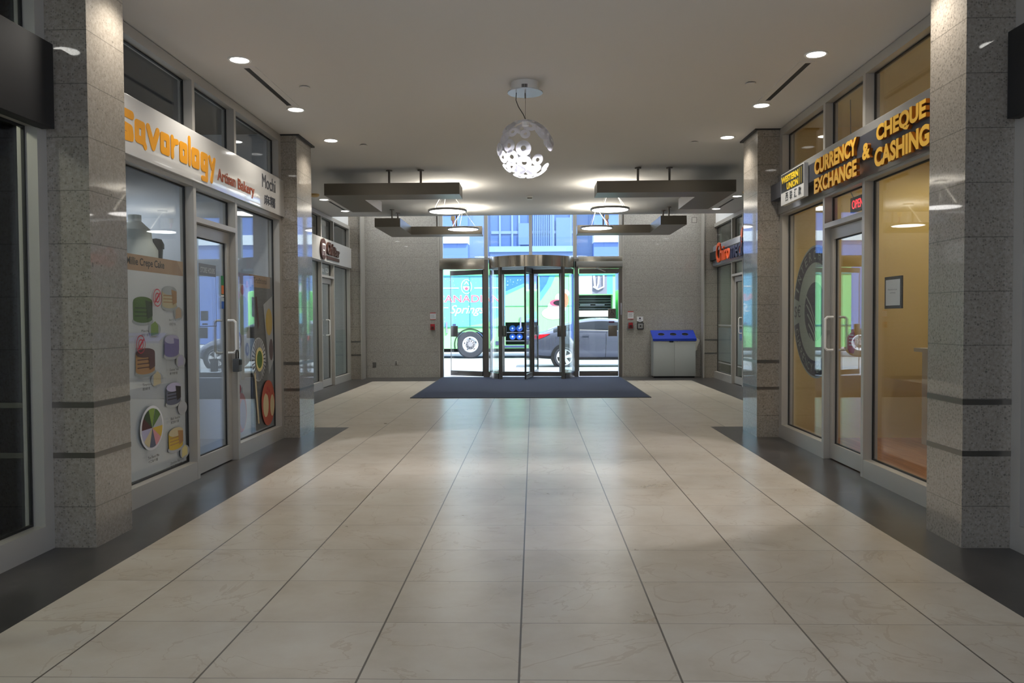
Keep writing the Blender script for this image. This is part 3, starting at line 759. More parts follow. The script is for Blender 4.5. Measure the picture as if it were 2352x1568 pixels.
# decals on the bakery door
SILV = mat('decal_silver', rgb(170, 174, 178), 0.5)
s = MB(); o_ = (-2.929, 0, 0)
for r_ in (rect(7.0, 1.75, 7.38, 1.855), rect(7.0, 1.30, 7.006, 1.75), rect(7.374, 1.30, 7.38, 1.75), rect(7.0, 1.295, 7.38, 1.301)):
    s.prism(r_, o_, LU, LV, LN, 0.001, mat('decal_grey', rgb(112, 116, 122), 0.5))
put_text(s, 'STORE HOURS', (-2.927, 7.03, 1.775), LU, LV, .32, .05, SILV, 0.0005, bold=0.02)
tag(s.build('opening_hours_decal'), 'pale framed store hours decal on the bakery door glass', 'decal')
s = MB(); s.prism(rect(7.50, 1.59, 7.565, 1.77), o_, LU, LV, LN, 0.001, mat('decal_green', rgb(30, 120, 70), 0.5)); s.prism(rect(7.505, 1.60, 7.56, 1.68), (-2.9275, 0, 0), LU, LV, LN, 0.001, mat('decal_orange', rgb(206, 110, 60), 0.5)); s.prism(rect(7.5, 1.575, 7.565, 1.595), o_, LU, LV, LN, 0.001, WHITE)
tag(s.build('payment_sticker'), 'green and orange sticker near the top of the bakery door glass', 'sticker')
s = MB(); s.prism(rect(7.505, 1.46, 7.565, 1.53), o_, LU, LV, LN, 0.001, mat('decal_blue', rgb(40, 90, 170), 0.5)); s.prism(rect(7.505, 1.53, 7.565, 1.565), o_, LU, LV, LN, 0.001, mat('decal_pale', rgb(170, 182, 190), 0.5))
tag(s.build('delivery_sticker'), 'small blue sticker below the green one on the bakery door', 'sticker')
# key box on the bakery door handle
s = thing('key_lock_box', (-2.83, 7.62, 0.95), 'small grey key lock box hanging from the bakery door handle', 'lock box')
mb = MB(); mb.box(-2.86, -2.80, 7.575, 7.665, 0.86, 0.985, bev=0.008); P_(mb, 'box_body', mat('lockbox_grey', rgb(96, 98, 100), 0.4, 0.5), s)
mb = MB(); mb.box(-2.8, -2.797, 7.585, 7.655, 0.925, 0.975, bev=0.001); P_(mb, 'dial_window', BLACK, s)
mb = MB(); mb.tube([(-2.83, 7.59, 0.98), (-2.83, 7.59, 1.04), (-2.83, 7.605, 1.065), (-2.83, 7.635, 1.065), (-2.83, 7.65, 1.04), (-2.83, 7.65, 0.98)], 0.006); P_(mb, 'shackle', BLACK, s)

# ------------------------------------------------------------------ currency exchange window items
NVY = mat('logo_navy', rgb(34, 36, 62), 0.5); LPA = mat('logo_pale', rgb(168, 178, 166), 0.6)
cyl_, czl = 8.26, 1.405
A = Art(2.860, RU, RV, RN)
A.add(ring_sector(-cyl_, czl, .655, .655, .675, .675, 0, 2 * PI, 60), LPA); A.add(ell(-cyl_, czl, .655, .655, 60), LPA)
g13 = math.radians(13)
A.add(ring_sector(-cyl_, czl, .50, .50, .655, .655, g13, PI - g13, 48), NVY); A.add(ring_sector(-cyl_, czl, .50, .50, .655, .655, PI + g13, 2 * PI - g13, 48), NVY)
A.add(ell(-cyl_, czl, .31, .30, 40), NVY)
for k in range(5):
    pass
    x0_, z0_ = -.285 + .03 * k, .17 - .10 * k
    A.add([(-cyl_ + x0_, czl + z0_), (-cyl_ + x0_ + .012, czl + z0_ + .016), (-cyl_ + x0_ + .17, czl + z0_ - .10), (-cyl_ + x0_ + .30, czl + z0_ - .26), (-cyl_ + x0_ + .285, czl + z0_ - .265), (-cyl_ + x0_ + .155, czl + z0_ - .115)], LPA)
def arc_text(txt, r, a_start, a_end, h, flip=False):
    n_ = len(txt)
    for k, ch in enumerate(txt):
        if ch == ' ': continue
        t = a_start + (a_end - a_start) * (k + .5) / n_
        c_ = Vector((0, cyl_ - r * math.cos(t), czl + r * math.sin(t)))
        rad = Vector((0, -math.cos(t), math.sin(t))); tan = Vector((0, -math.sin(t), -math.cos(t)))
        if flip: rad, tan = -rad, -tan
        w_ = h * (.25 if ch == 'I' else .72)
        A.k += 0
        o_ = Vector((2.860 - 0.0004 * (A.k + 3), 0, 0)) + c_ - tan * (w_ / 2) - rad * (h / 2)
        put_text(A.mb, ch, o_, tan, rad, w_, h, LPA, 0.0)
arc_text('INTERCHANGE', .578, math.radians(163), math.radians(17), .095)
arc_text('CURRENCY EXCHANGE', .578, math.radians(197), math.radians(343), .085, True)
A.text('$€', -(cyl_ + .63), czl - .075, .20, .15, NVY); A.text('£¥', -(cyl_ - .41), czl - .075, .20, .15, NVY)
bmesh.ops.bisect_plane(A.mb.bm, geom=A.mb.bm.verts[:] + A.mb.bm.edges[:] + A.mb.bm.faces[:], plane_co=(0, 7.80, 0), plane_no=(0, -1, 0), clear_outer=True)
o = A.mb.build('round_window_logo', LPA, norm=False); tag(o, 'large round navy and pale logo decal on the exchange window', 'decal')
s = thing('framed_notice', (2.84, 6.48, 1.54), 'small black framed paper notice on the exchange window', 'notice')
mb = MB(); mb.box(2.855, 2.868, 6.33, 6.63, 1.415, 1.67); P_(mb, 'frame', BLACK, s)
mb = MB(); mb.box(2.8535, 2.856, 6.355, 6.605, 1.44, 1.645, PW); put_text(mb, 'Welcome to our', (2.8530, 6.57, 1.56), RU, RV, .17, .014, PSL, 0); put_text(mb, 'currency', (2.8530, 6.53, 1.53), RU, RV, .1, .014, PSL, 0)
P_(mb, 'paper', PW, s)
s = thing('open_sign', (3.0, 7.5, 2.4), 'black box sign with red glowing OPEN letters above the exchange door', 'sign')
mb = MB(); mb.box(2.99, 3.02, 7.36, 7.70, 2.325, 2.465, bev=0.004); P_(mb, 'sign_box', BLACK, s)
REDL = mat('red_led', rgb(255, 40, 50), 0.5, emit=(1, .03, .05, 1), strength=2.2)
mb = MB(); put_text(mb, 'OPEN', (2.989, 7.655, 2.355), RU, RV, .25, .08, REDL, 0.001); P_(mb, 'lettering', REDL, s)
mb = MB(); mb.tube([(3.005, 7.66, 2.465), (3.005, 7.72, 2.52), (3.005, 7.75, 3.40)], 0.004); P_(mb, 'cable', BLACK, s)
s = thing('hanging_card', (2.95, 7.42, 1.15), 'red octagonal card hanging inside the exchange door handle', 'card')
RC = mat('card_red', rgb(170, 30, 42), 0.5)
mb = MB(); mb.prism([(-7.50, 1.06), (-7.47, 1.02), (-7.37, 1.02), (-7.34, 1.06), (-7.34, 1.19), (-7.37, 1.24), (-7.47, 1.24), (-7.50, 1.19)], (2.90, 0, 0), RU, RV, RN, 0.003, RC)
for k in range(4): mb.prism(rect(-7.47, 1.09 + k * .03, -7.37, 1.10 + k * .03), (2.8965, 0, 0), RU, RV, RN, 0.0005, PW)
P_(mb, 'card', RC, s)
mb = MB(); mb.tube([(2.9, 7.40, 1.24), (2.9, 7.42, 1.31), (2.9, 7.44, 1.24)], 0.002); P_(mb, 'string', LAMPW, s)

# ================================================================== ENTRANCE
DCX, DCY, DR = -0.035, 18.62, 0.985
BLUEISH = GLASSC
ent = thing('window_7', (0, YB, 2.73), 'tall upper entrance glazing with four panes above the doors', 'window', kind='structure')
mb = MB()
mb.box(OL, OL + 0.075, YB, YB + 0.14, 0, HZ); mb.box(OR - 0.075, OR, YB, YB + 0.14, 0, HZ)
P_(mb, 'frame', ALU, ent)
xsm = [(-1.125, -1.045), (-0.09, -0.015), (0.925, 1.01)]
for a, b2 in xsm:
    mb = MB(); mb.box(a, b2, YB, YB + 0.12, 2.75, HZ); P_(mb, 'mullion', ALU, ent)
mb = MB(); mb.box(OL + .075, OR - .075, YB, YB + 0.12, 2.72, 2.76); P_(mb, 'transom', ALU, ent)
xs = [OL + .075, -1.125, -1.045, -0.09, -0.015, 0.925, 1.01, OR - .075]
for i in range(0, 8, 2):
    mb = MB(); mb.box(xs[i], xs[i + 1], YB + .05, YB + .06, 2.76, HZ); P_(mb, 'pane', GLASSC, ent)
# jambs between the doors and the drum
mb = MB(); mb.box(-1.125, -1.035, YB - .02, YB + .12, 0, 2.72); mb.box(-1.16, -1.125, YB + .02, YB + .1, 0, 2.50)
tag(mb.build('trim_8', DARKST), 'dark steel post between the open side door and the revolving door', 'trim', kind='structure')
mb = MB(); mb.box(0.955, 1.045, YB - .02, YB + .12, 0, 2.72)
tag(mb.build('trim_9', DARKST), 'dark steel post between the revolving door and the closed side door', 'trim', kind='structure')
mb = MB(); mb.box(OL, -1.125, YB - .03, YB + .14, 2.50, 2.74, bev=.003)
tag(mb.build('trim_10', STEEL), 'stainless steel header over the open side door', 'trim', kind='structure')
mb = MB(); mb.box(1.045, OR, YB - .01, YB + .14, 2.50, 2.78, bev=.003)
tag(mb.build('trim_11', STEEL), 'stainless steel header over the closed side door', 'trim', kind='structure')
mb = MB(); mb.box(OL + .0, OL + .075, YB - .015, YB, 0, 2.50); mb.box(OR - .085, OR - .01, YB - .015, YB, 0, 2.50)
tag(mb.build('trim_12', DARKST), 'dark steel outer jambs of the two side doors', 'trim', kind='structure')

def side_door(name, hinge, width, ang, label, sgn):
    """leaf hinged at hinge x; closed leaf runs to hinge + sgn*width; ang opens it outward"""
    d = thing(name, (hinge, YB + .05, 0), label, 'door', kind='structure')
    q = Matrix.Rotation(-sgn * ang * -1 if sgn > 0 else -ang, 4, 'Z')
    parts = []
    def part(nm, m_, boxes, par=d, bev=0):
        mb = MB()
        for (a, b2, y0, y1, z0, z1) in boxes:
            a, b2 = sorted((sgn * a, sgn * b2)); mb.box(a, b2, y0, y1, z0, z1, bev=bev)
        o = mb.build(nm, m_); o.parent = par; return o
    part('bottom_rail', DARKST, [(0.01, width, -.022, .022, .015, .13)])
    part('top_rail', DARKST, [(0.01, width, -.022, .022, 2.385, 2.495)])
    part('pane', GLASSC, [(0.012, width - .003, -.006, .006, .13, 2.385)])
    part('edge_seal', DARKST, [(0.0, 0.012, -.01, .01, .13, 2.385), (width - .004, width + .003, -.01, .01, .13, 2.385)])
    part('push_plate', DARKST, [(width - .235, width - .03, -.06, -.045, .935, 1.19)], bev=.006)
    part('plate_mount', ALU, [(width - .20, width - .18, -.045, -.006, .97, 1.0), (width - .20, width - .18, -.045, -.006, 1.12, 1.15), (width - .08, width - .06, -.045, -.006, .97, 1.0), (width - .08, width - .06, -.045, -.006, 1.12, 1.15)])
    part('lock_bar', ALU, [(width - .2, width - .04, -.03, -.022, .09, .10)])
    d.rotation_euler = (0, 0, ang)
    return d
side_door('door_5', -1.165, 0.91, -math.radians(29), 'glass side door standing open to the street', -1)
d6 = side_door('door_6', 1.05, 0.915, 0.0, 'closed glass side door with wheelchair plate', 1)
opn = thing('door_operator', (1.5, YB - .09, 2.44), 'pale grey automatic operator box over the closed side door', 'door operator')
mb = MB(); mb.box(0.99, 2.05, YB - .13, YB - .012, 2.535, 2.655, bev=.006); P_(mb, 'housing', mat('operator_grey', rgb(150, 148, 142), 0.4, 0.3), opn)
mb = MB(); mb.box(0.965, 0.99, YB - .13, YB - .012, 2.53, 2.66); P_(mb, 'end_cap', BLACK, opn)
mb = MB(); mb.tube([(1.52, YB - .07, 2.53), (1.45, YB - .16, 2.50), (1.66, YB - .06, 2.42)], 0.013); P_(mb, 'arm', ALU, opn)
mb = MB(); mb.box(1.72, 1.98, YB - .02, YB + .026, 2.40, 2.485); P_(mb, 'closer_plate', DARKST, opn)
wp = thing('accessibility_plate', (1.82, YB + .02, 1.45), 'dark steel plate with wheelchair symbol on the closed side door', 'sign')
mb = MB(); mb.box(1.73, 1.91, YB + .03, YB + .042, 1.345, 1.575, bev=.003); P_(mb, 'plate', DARKST, wp)
mb = MB(); yy = YB + .0295
def bp(pts, m_=None, d=.0015): mb.prism(pts, (0, yy, 0), BU, BV, BN, d, m_)
bp(ring_sector(1.82, 1.47, .075, .08, .08, .085, 0, 2 * PI, 30)); bp(ell(1.812, 1.528, .011, .011, 12))
bp([(1.806, 1.515), (1.816, 1.515), (1.82, 1.47), (1.81, 1.47)]); bp([(1.812, 1.468), (1.85, 1.468), (1.85, 1.477), (1.812, 1.477)]); bp([(1.845, 1.475), (1.853, 1.47), (1.87, 1.437), (1.862, 1.433)]); bp([(1.815, 1.497), (1.84, 1.497), (1.84, 1.503), (1.815, 1.503)])
bp(ring_sector(1.82, 1.458, .028, .03, .036, .038, math.radians(130), math.radians(350), 20))
P_(mb, 'symbol', BLACK, wp)
mb = MB(); mb.box(1.745, 1.875, YB + .036, YB + .04, 1.245, 1.285); tag(mb.build('push_sticker', mat('maroon_sticker', rgb(90, 50, 80), 0.5)), 'small maroon sticker between the wheelchair plate and the push plate', 'sticker')
mb = MB(); mb.box(2.01, 2.045, YB - .028, YB - .014, 1.43, 1.70, bev=.003); mb.box(2.01, 2.045, YB - .03, YB - .014, 1.43, 1.54)
tag(mb.build('access_reader', mat('reader_grey', rgb(150, 150, 158), 0.4)), 'slim grey access reader on the jamb of the closed side door', 'card reader')

# revolving door
rv = thing('door_7', (DCX, DCY, 0), 'revolving glass door with steel drum canopy and four wings', 'revolving door', kind='structure')
C0 = (DCX, DCY, 0)
mb = MB(); mb.lathe([(DR - .05, 2.50), (DR, 2.50), (DR, 2.745), (DR - .05, 2.745)], C0, seg=96)
P_(mb, 'canopy_ring', STEEL, rv)
mb = MB(); mb.lathe([(0.0, 2.66), (DR - .051, 2.66), (DR - .051, 2.735), (0.0, 2.735)], C0, seg=64, smooth=False); P_(mb, 'canopy_top', mat('canopy_soffit', rgb(160, 164, 170), 0.5), rv)
mb = MB(); mb.lathe([(0.0, 2.50), (DR - .051, 2.50), (DR - .051, 2.515), (0.0, 2.515)], C0, seg=64, smooth=False); P_(mb, 'canopy_soffit', mat('canopy_soffit', rgb(160, 164, 170), 0.5), rv)
for k in range(4):
    t = PI / 4 + k * PI / 2
    ct, st_ = math.cos(t), math.sin(t); R_ = Matrix.Rotation(t, 3, 'Z')
    mb = MB(); mb.box(-.03, .03, -.03, .03, 0.009, 2.50)
    for v in mb.bm.verts: v.co = R_ @ v.co + Vector((DCX + ct * (DR + .0), DCY + st_ * (DR + .0), 0))
    P_(mb, 'post', DARKST, rv)
for a0, a1 in ((math.radians(139), math.radians(221)), (math.radians(-41), math.radians(41))):
    mb = MB(); mb.lathe([(DR - .012, .14), (DR, .14), (DR, 2.50), (DR - .012, 2.50), (DR - .012, .14)], C0, seg=24, a0=a0, a1=a1); P_(mb, 'curved_pane', GLASSC, rv)
    mb = MB(); mb.lathe([(DR - .05, .009), (DR + .012, .009), (DR + .012, .14), (DR - .05, .14), (DR - .05, .009)], C0, seg=24, a0=a0, a1=a1); P_(mb, 'curb', STEEL, rv)
mb = MB(); mb.cyl((DCX, DCY, .01), (DCX, DCY, 2.50), .035); P_(mb, 'centre_shaft', DARKST, rv)
WA = -math.radians(8.5)
for k in range(4):
    t = WA + k * PI / 2; R_ = Matrix.Rotation(t, 3, 'Z')
    def wb(boxes, nm, m_, par, bev=0):
        mb = MB()
        for b_ in boxes: mb.box(*b_, bev=bev)
        for v in mb.bm.verts: v.co = R_ @ v.co + Vector((DCX, DCY, 0))
        return P_(mb, nm, m_, par) if par is rv else (lambda o: (setattr(o, 'parent', par), o)[1])(mb.build(nm, m_))
    w = wb([(.036, .94, -.022, .022, .025, .125), (.036, .94, -.022, .022, 2.38, 2.485), (.93, .955, -.02, .02, .025, 2.485), (.036, .06, -.015, .015, .125, 2.38)], 'wing', DARKST, rv)
    w.matrix_parent_inverse = Matrix.Translation(-rv.location)
    wb([(.06, .93, -.006, .006, .125, 2.38)], 'pane', GLASSC, w)
    wb([(.60, .80, -.055, -.042, .935, 1.19)], 'push_plate', DARKST, w, .006)
    wb([(.64, .66, -.042, -.006, .97, 1.15), (.74, .76, -.042, -.006, .97, 1.15)], 'plate_mount', ALU, w)
    wb([(.955, .972, -.008, .008, .02, 2.49)], 'brush_seal', BLACK, w)

# entrance mat
mt = mat('mat_carpet', rgb(58, 62, 76), 0.95, spec=0.1); nt = NT(mt); g = nt.node('ShaderNodeNewGeometry')
n1 = nt.noise(g.outputs['Position'], 140, 2, 0.8); n2_ = nt.noise(g.outputs['Position'], 5, 3, 0.5)
c = nt.ramp(n1, [(0.3, rgb(40, 43, 54)), (0.7, rgb(78, 82, 98))]); nt.l.new(c, nt.n['Principled BSDF'].inputs['Base Color'])
mb = MB(); mb.box(-2.09, 1.975, 13.72, 18.60, 0.0005, 0.008)
s = thing('entrance_mat', (0, 16, 0), 'wide charcoal entrance mat lying before the revolving door', 'mat')
P_(mb, 'carpet', mt, s)
mb = MB(); mb.box(-2.115, -2.09, 13.70, 18.6, 0.0005, 0.01); mb.box(1.975, 2.0, 13.70, 18.6, 0.0005, 0.01); mb.box(-2.115, 2.0, 13.695, 13.72, 0.0005, 0.01); P_(mb, 'rubber_edge', BLACK, s)

# ------------------------------------------------------------------ small wall fittings
NR = mat('notice_red', rgb(180, 60, 50), 0.6)
def notice(x0, x1, z0, z1, label):
    s = thing('wall_notice', ((x0 + x1) / 2, YB, z0), label, 'notice', 'fire notices beside the doors')
    mb = MB(); mb.box(x0, x1, YB - .006, YB - .0005, z0, z1, PW); P_(mb, 'sheet', PW, s)
    mb = MB()
    mb.prism(rect(x0, z1 - .02, x1, z1), (0, YB - .0062, 0), BU, BV, BN, .0004, NR); mb.prism(rect(x0, z0, x1, z0 + .014), (0, YB - .0062, 0), BU, BV, BN, .0004, NR)
    for k in range(5): mb.prism(rect(x0 + .015, z1 - .045 - k * .02, x1 - .015 - .01 * (k % 3), z1 - .04 - k * .02), (0, YB - .0062, 0), BU, BV, BN, .0004, PK)
    P_(mb, 'print', PK, s)
notice(-2.39, -2.26, 1.34, 1.505, 'white and red notice on the granite left of the open side door')
notice(2.18, 2.312, 1.325, 1.51, 'white and red notice on the granite right of the closed side door')
def station(x0, x1, z0, z1, cover, label):
    s = thing('fire_alarm_station', ((x0 + x1) / 2, YB, z0), label, 'fire alarm')
    mb = MB(); mb.box(x0, x1, YB - .045, YB - .0005, z0, z1, bev=.005); P_(mb, 'body', mat('alarm_red', rgb(156, 26, 36), 0.4), s)
    mb = MB(); mb.box(x0 + .022, x1 - .022, YB - .055, YB - .045, z0 + .02, z1 - .055, bev=.003); P_(mb, 'pull_handle', mat('alarm_dark', rgb(70, 30, 30), 0.4), s)
    if cover:
        mb = MB(); e = .028; mb.box(x0 - e, x1 + e, YB - .012, YB - .0005, z0 - e - .01, z1 + e, bev=.004); P_(mb, 'cover_base', mat('cover_grey', rgb(150, 148, 146), 0.35), s)
        mb = MB(); mb.box(x0 - e + .006, x1 + e - .006, YB - .085, YB - .0125, z0 - e, z1 + e - .006, bev=.006); P_(mb, 'clear_cover', GLASSC, s)
station(-2.383, -2.283, 1.107, 1.24, False, 'small red fire alarm pull station left of the open side door')
station(2.192, 2.292, 1.115, 1.25, True, 'red fire alarm pull station under a clear cover right of the doors')
s = thing('smoking_notice', (2.46, YB, 1.3), 'small white notice with blue figure above the grey call button', 'notice')
mb = MB(); mb.box(2.39, 2.53, YB - .006, YB - .0005, 1.255, 1.385); P_(mb, 'sheet', PW, s)
mb = MB(); mb.prism(ell(2.46, 1.345, .022, .02, 14), (0, YB - .0062, 0), BU, BV, BN, .0004, NVY); mb.prism([(2.39, 1.255), (2.53, 1.255), (2.53, 1.28), (2.46, 1.262), (2.39, 1.28)], (0, YB - .0062, 0), BU, BV, BN, .0004, BLACK); mb.prism(rect(2.425, 1.30, 2.495, 1.31), (0, YB - .0062, 0), BU, BV, BN, .0004, PSL)
P_(mb, 'print', NVY, s)
s = thing('call_button', (2.466, YB, 1.17), 'square grey call button with black rim right of the fire alarm', 'button')
mb = MB(); mb.box(2.391, 2.541, YB - .04, YB - .0005, 1.095, 1.243, bev=.008); P_(mb, 'housing', BLACK, s)
mb = MB(); mb.box(2.408, 2.524, YB - .046, YB - .04, 1.112, 1.226, bev=.003); P_(mb, 'face_plate', mat('button_grey', rgb(150, 150, 148), 0.35, .4), s)
mb = MB(); mb.cyl((2.466, YB - .046, 1.17), (2.466, YB - .05, 1.17), .019); P_(mb, 'button_dot', BLACK, s)
s = thing('access_hatch', (3.7, YB, 3.59), 'small square flush hatch high on the granite near the clinic corner', 'hatch')
mb = MB()
for (a, b2, c_, d_) in ((3.648, 3.655, 3.53, 3.655), (3.753, 3.76, 3.53, 3.655), (3.655, 3.753, 3.53, 3.537), (3.655, 3.753, 3.648, 3.655)): mb.box(a, b2, YB - .004, YB - .0005, c_, d_)
P_(mb, 'rim', ALUD, s)
mb = MB(); mb.box(3.655, 3.753, YB - .003, YB - .0005, 3.537, 3.648); P_(mb, 'cover', mat('hatch_grey', rgb(170, 166, 158), 0.5), s)
s = thing('outlet_cover', (-3.70, YB, .29), 'dark square blank plate low on the granite near the cafe corner', 'wall plate')
mb = MB(); mb.box(-3.743, -3.663, YB - .008, YB - .0005, .235, .355, bev=.002); P_(mb, 'plate', mat('plate_dark', rgb(92, 90, 86), 0.5), s)
s = thing('power_outlet', (-3.19, YB, .34), 'steel double power outlet low on the granite wall', 'outlet')
mb = MB(); mb.box(-3.234, -3.154, YB - .008, YB - .0005, .288, .395, bev=.002); P_(mb, 'plate', ALU, s)
mb = MB(); mb.box(-3.215, -3.173, YB - .011, YB - .008, .347, .378); mb.box(-3.215, -3.173, YB - .011, YB - .008, .303, .334); P_(mb, 'socket', DARKST, s)

# ------------------------------------------------------------------ recycling bin
s = thing('recycling_bin', (3.18, 18.4, 0), 'light grey three-hole recycling cabinet with sloping blue top', 'recycling bin')
BX0, BX1, BY0, BY1 = 2.705, 3.655, 18.24, 18.60
BING = mat('bin_grey', rgb(168, 172, 170), 0.45); BBL = mat('bin_blue', rgb(28, 58, 170), 0.35)
mb = MB(); mb.prism([(BY0, .035), (BY1, .035), (BY1, 1.035), (BY0, .865)], (BX0, 0, 0), (0, 1, 0), (0, 0, 1), (1, 0, 0), BX1 - BX0); P_(mb, 'cabinet_body', BING, s)
mb = MB(); mb.box(BX0 + .02, BX1 - .02, BY0 + .02, BY1 - .01, 0, .035); P_(mb, 'base', BLACK, s)
xm = (BX0 + BX1) / 2
for a, b2 in ((BX0 + .004, xm - .002), (xm + .002, BX1 - .004)):
    mb = MB(); mb.box(a, b2, BY0 - .018, BY0 - .0005, .04, .845, bev=.002); bdoor = P_(mb, 'door', BING, s) if a < xm - .1 else P_(mb, 'door', BING, s)
mb = MB(); mb.box(xm - .115, xm - .025, BY0 - .021, BY0 - .018, .80, .835); P_(mb, 'latch', BLACK, s)
mb = MB(); mb.cyl((xm + .06, BY0 - .0185, .815), (xm + .06, BY0 - .022, .815), .008); P_(mb, 'keyhole', DARKST, bdoor)
# sloping top with three holes
slope = math.atan2(.17, BY1 - BY0); u_ = Vector((1, 0, 0)); v_ = Vector((0, math.cos(slope), math.sin(slope))); n_ = u_.cross(v_)
o0 = Vector((BX0 - .015, BY0 - .03, .862))
Wd, Ld = BX1 - BX0 + .03, (BY1 - BY0) / math.cos(slope) + .045
mb = MB()
holes = [Wd * .225, Wd * .5, Wd * .775]; hr, hl = .075, .065; hb = Ld * .52
xsd = [0] + [x for h in holes for x in (h - .1, h + .1)] + [Wd]
def tp(pts, m_=None, d=.02): mb.prism(pts, o0, u_, v_, n_, d, m_)
for a, b2 in ((xsd[0], xsd[1]), (xsd[2], xsd[3]), (xsd[4], xsd[5]), (xsd[6], xsd[7])): tp(rect(a, 0, b2, Ld))
for h in holes:
    n2 = 16
    lo = [(h + hr * math.cos(t), hb + hl * math.sin(t)) for t in [PI + k * PI / n2 for k in range(n2 + 1)]]
    hi = [(h + hr * math.cos(t), hb + hl * math.sin(t)) for t in [k * PI / n2 for k in range(n2 + 1)]]
    tp([(h - .1, 0), (h + .1, 0), (h + .1, hb)] + list(reversed(lo)) + [(h - .1, hb)])
    tp([(h - .1, Ld), (h - .1, hb)] + list(reversed(hi)) + [(h + .1, hb), (h + .1, Ld)])
mb.box(BX0 - .015, BX1 + .015, BY0 - .034, BY0 - .019, .835, .884)
lid_ = P_(mb, 'lid', BBL, s)
for h in holes:
    mb = MB(); mb.prism(ell(h, hb, hr + .01, hl + .01, 24), o0 - n_ * .0035, u_, v_, n_, 0.001); P_(mb, 'opening', BLACK, s)
    mb = MB(); mb.prism(ring_sector(h, hb, hr - .004, hl - .004, hr, hl, 0, 2 * PI, 24), o0, u_, v_, n_, .022); P_(mb, 'opening_rim', DARKST, lid_)
s = MB()
pr = [(3.668, .90), (3.70, .895), (3.755, .86), (3.765, .83), (3.74, .77), (3.71, .70), (3.70, .62), (3.668, .60)]
s.prism(pr, (0, 18.33, 0), (1, 0, 0), (0, 0, 1), (0, 1, 0), .10)
tag(s.build('bin_side_scoop', mat('cream_plastic', rgb(206, 204, 192), 0.4)), 'cream plastic scoop fixed on the side of the recycling cabinet', 'scoop')

# ================================================================== CEILING FITTINGS
def downlight(x, y, label, e=48, group='round recessed downlights along the corridor sides'):
    t = thing('ceiling_light', (x, y, CZ), label, 'ceiling light')
    mb = MB(); mb.lathe([(.072, -.0005), (.092, -.0005), (.094, -.004), (.090, -.009), (.074, -.006), (.072, -.0005)], (x, y, CZ), seg=32); P_(mb, 'trim_ring', LAMPW, t)
    mb = MB(); mb.lathe([(0.0, -.004), (.073, -.004), (.073, -.001), (0.0, -.001)], (x, y, CZ), seg=32); P_(mb, 'diffuser', DOWNL, t)
    spot('downlight_lamp', (x, y, CZ - .03), e, math.radians(135), 0.7, (1.0, 0.94, 0.85), radius=.07)
    return t
nm = ['second', 'third', 'fourth', 'first']
for k, (yl, yr) in enumerate(((6.53, 6.59), (8.08, 8.14), (9.48, 9.55), (4.98, 5.02))):
    w = ('nearest of the three seen over the bakery side', 'middle of the three seen over the bakery side', 'farthest of the three before the far bakery pilaster', 'out of view above the bakery pilaster')[k]
    downlight(-2.37, yl, 'round white recessed downlight, ' + w)
    w = ('nearest of the three seen over the exchange side', 'middle of the three seen over the exchange side', 'farthest of the three before the far exchange pilaster', 'out of view above the exchange pilaster')[k]
    downlight(2.28, yr, 'round white recessed downlight, ' + w)
for x, y, w in ((-3.66, 14.1, 'by the cafe, at the near end of its ceiling slot'), (-3.64, 15.6, 'by the cafe, at the far end of its ceiling slot'), (3.55, 14.15, 'by the clinic, at the near end of its ceiling slot'), (3.55, 15.76, 'by the clinic, at the far end of its ceiling slot')):
    downlight(x, y, 'round recessed downlight ' + w, 72)
for x, y, lab in ((-3.6, 3.2, 'round downlight inside the dim shop'), (3.55, 3.1, 'round downlight inside the black shop')):
    t = thing('ceiling_light', (x, y, 3.44), lab, 'ceiling light')
    mb = MB(); mb.lathe([(0.0, -.004), (.09, -.004), (.09, -.001), (0.0, -.001)], (x, y, 3.44), seg=32); P_(mb, 'diffuser', DOWNL, t)
def slot(x, y0, y1, label, w=.05):
    t = thing('air_slot', (x, y0, CZ), label, 'air vent')
    mb = MB(); mb.box(x - w * .5, x + w * .5, y0, y1, CZ - .002, CZ - .0005); P_(mb, 'dark_gap', ALUD, t)
    mb = MB()
    s_ = 1 if x < 0 else -1
    for a, b2 in ((x + s_ * w * .5, x + s_ * (w * .5 + .06)), (x - s_ * w * .5, x - s_ * (w * .5 + .02))):
        mb.box(min(a, b2), max(a, b2), y0 - .03, y1 + .03, CZ - .006, CZ - .0005)
    mb.box(x - w * .5, x + w * .5, y0 - .03, y0, CZ - .006, CZ - .0005); mb.box(x - w * .5, x + w * .5, y1, y1 + .03, CZ - .006, CZ - .0005)
    P_(mb, 'frame', CEIL, t)
slot(-2.385, 6.73, 7.92, 'long dark air slot between the two nearest bakery side downlights')
slot(2.29, 6.80, 7.96, 'long dark air slot between the two nearest exchange side downlights')
slot(-3.62, 14.30, 15.48, 'long dark air slot between the two downlights by the cafe')
slot(3.565, 14.45, 15.6, 'long dark air slot between the two downlights by the clinic')
for x, y, w in ((-2.057, 7.30, 'beside the bakery side air slot'), (-2.036, 9.73, 'near the far bakery pilaster'), (1.965, 7.36, 'beside the exchange side air slot'), (1.941, 9.77, 'near the far exchange pilaster')):
    t = thing('sprinkler_cover', (x, y, CZ), 'small round concealed sprinkler cap ' + w, 'sprinkler')
    mb = MB(); mb.lathe([(0.0, -.014), (.044, -.014), (.046, -.011), (.046, -.008), (0.0, -.008)], (x, y, CZ), seg=28); P_(mb, 'cap', CEIL, t)
    mb = MB(); mb.lathe([(0.0, -.008), (.034, -.008), (.034, -.0005), (0.0, -.0005)], (x, y, CZ), seg=28); P_(mb, 'collar', SOFFIT, t)
t = thing('smoke_detector', (-.048, 13.93, CZ), 'small boxy white detector on the ceiling beyond the globe lamp', 'detector')
mb = MB(); mb.box(-.1, .0, 13.9, 13.98, CZ - .055, CZ - .0005, bev=.006); P_(mb, 'body', LAMPW, t)
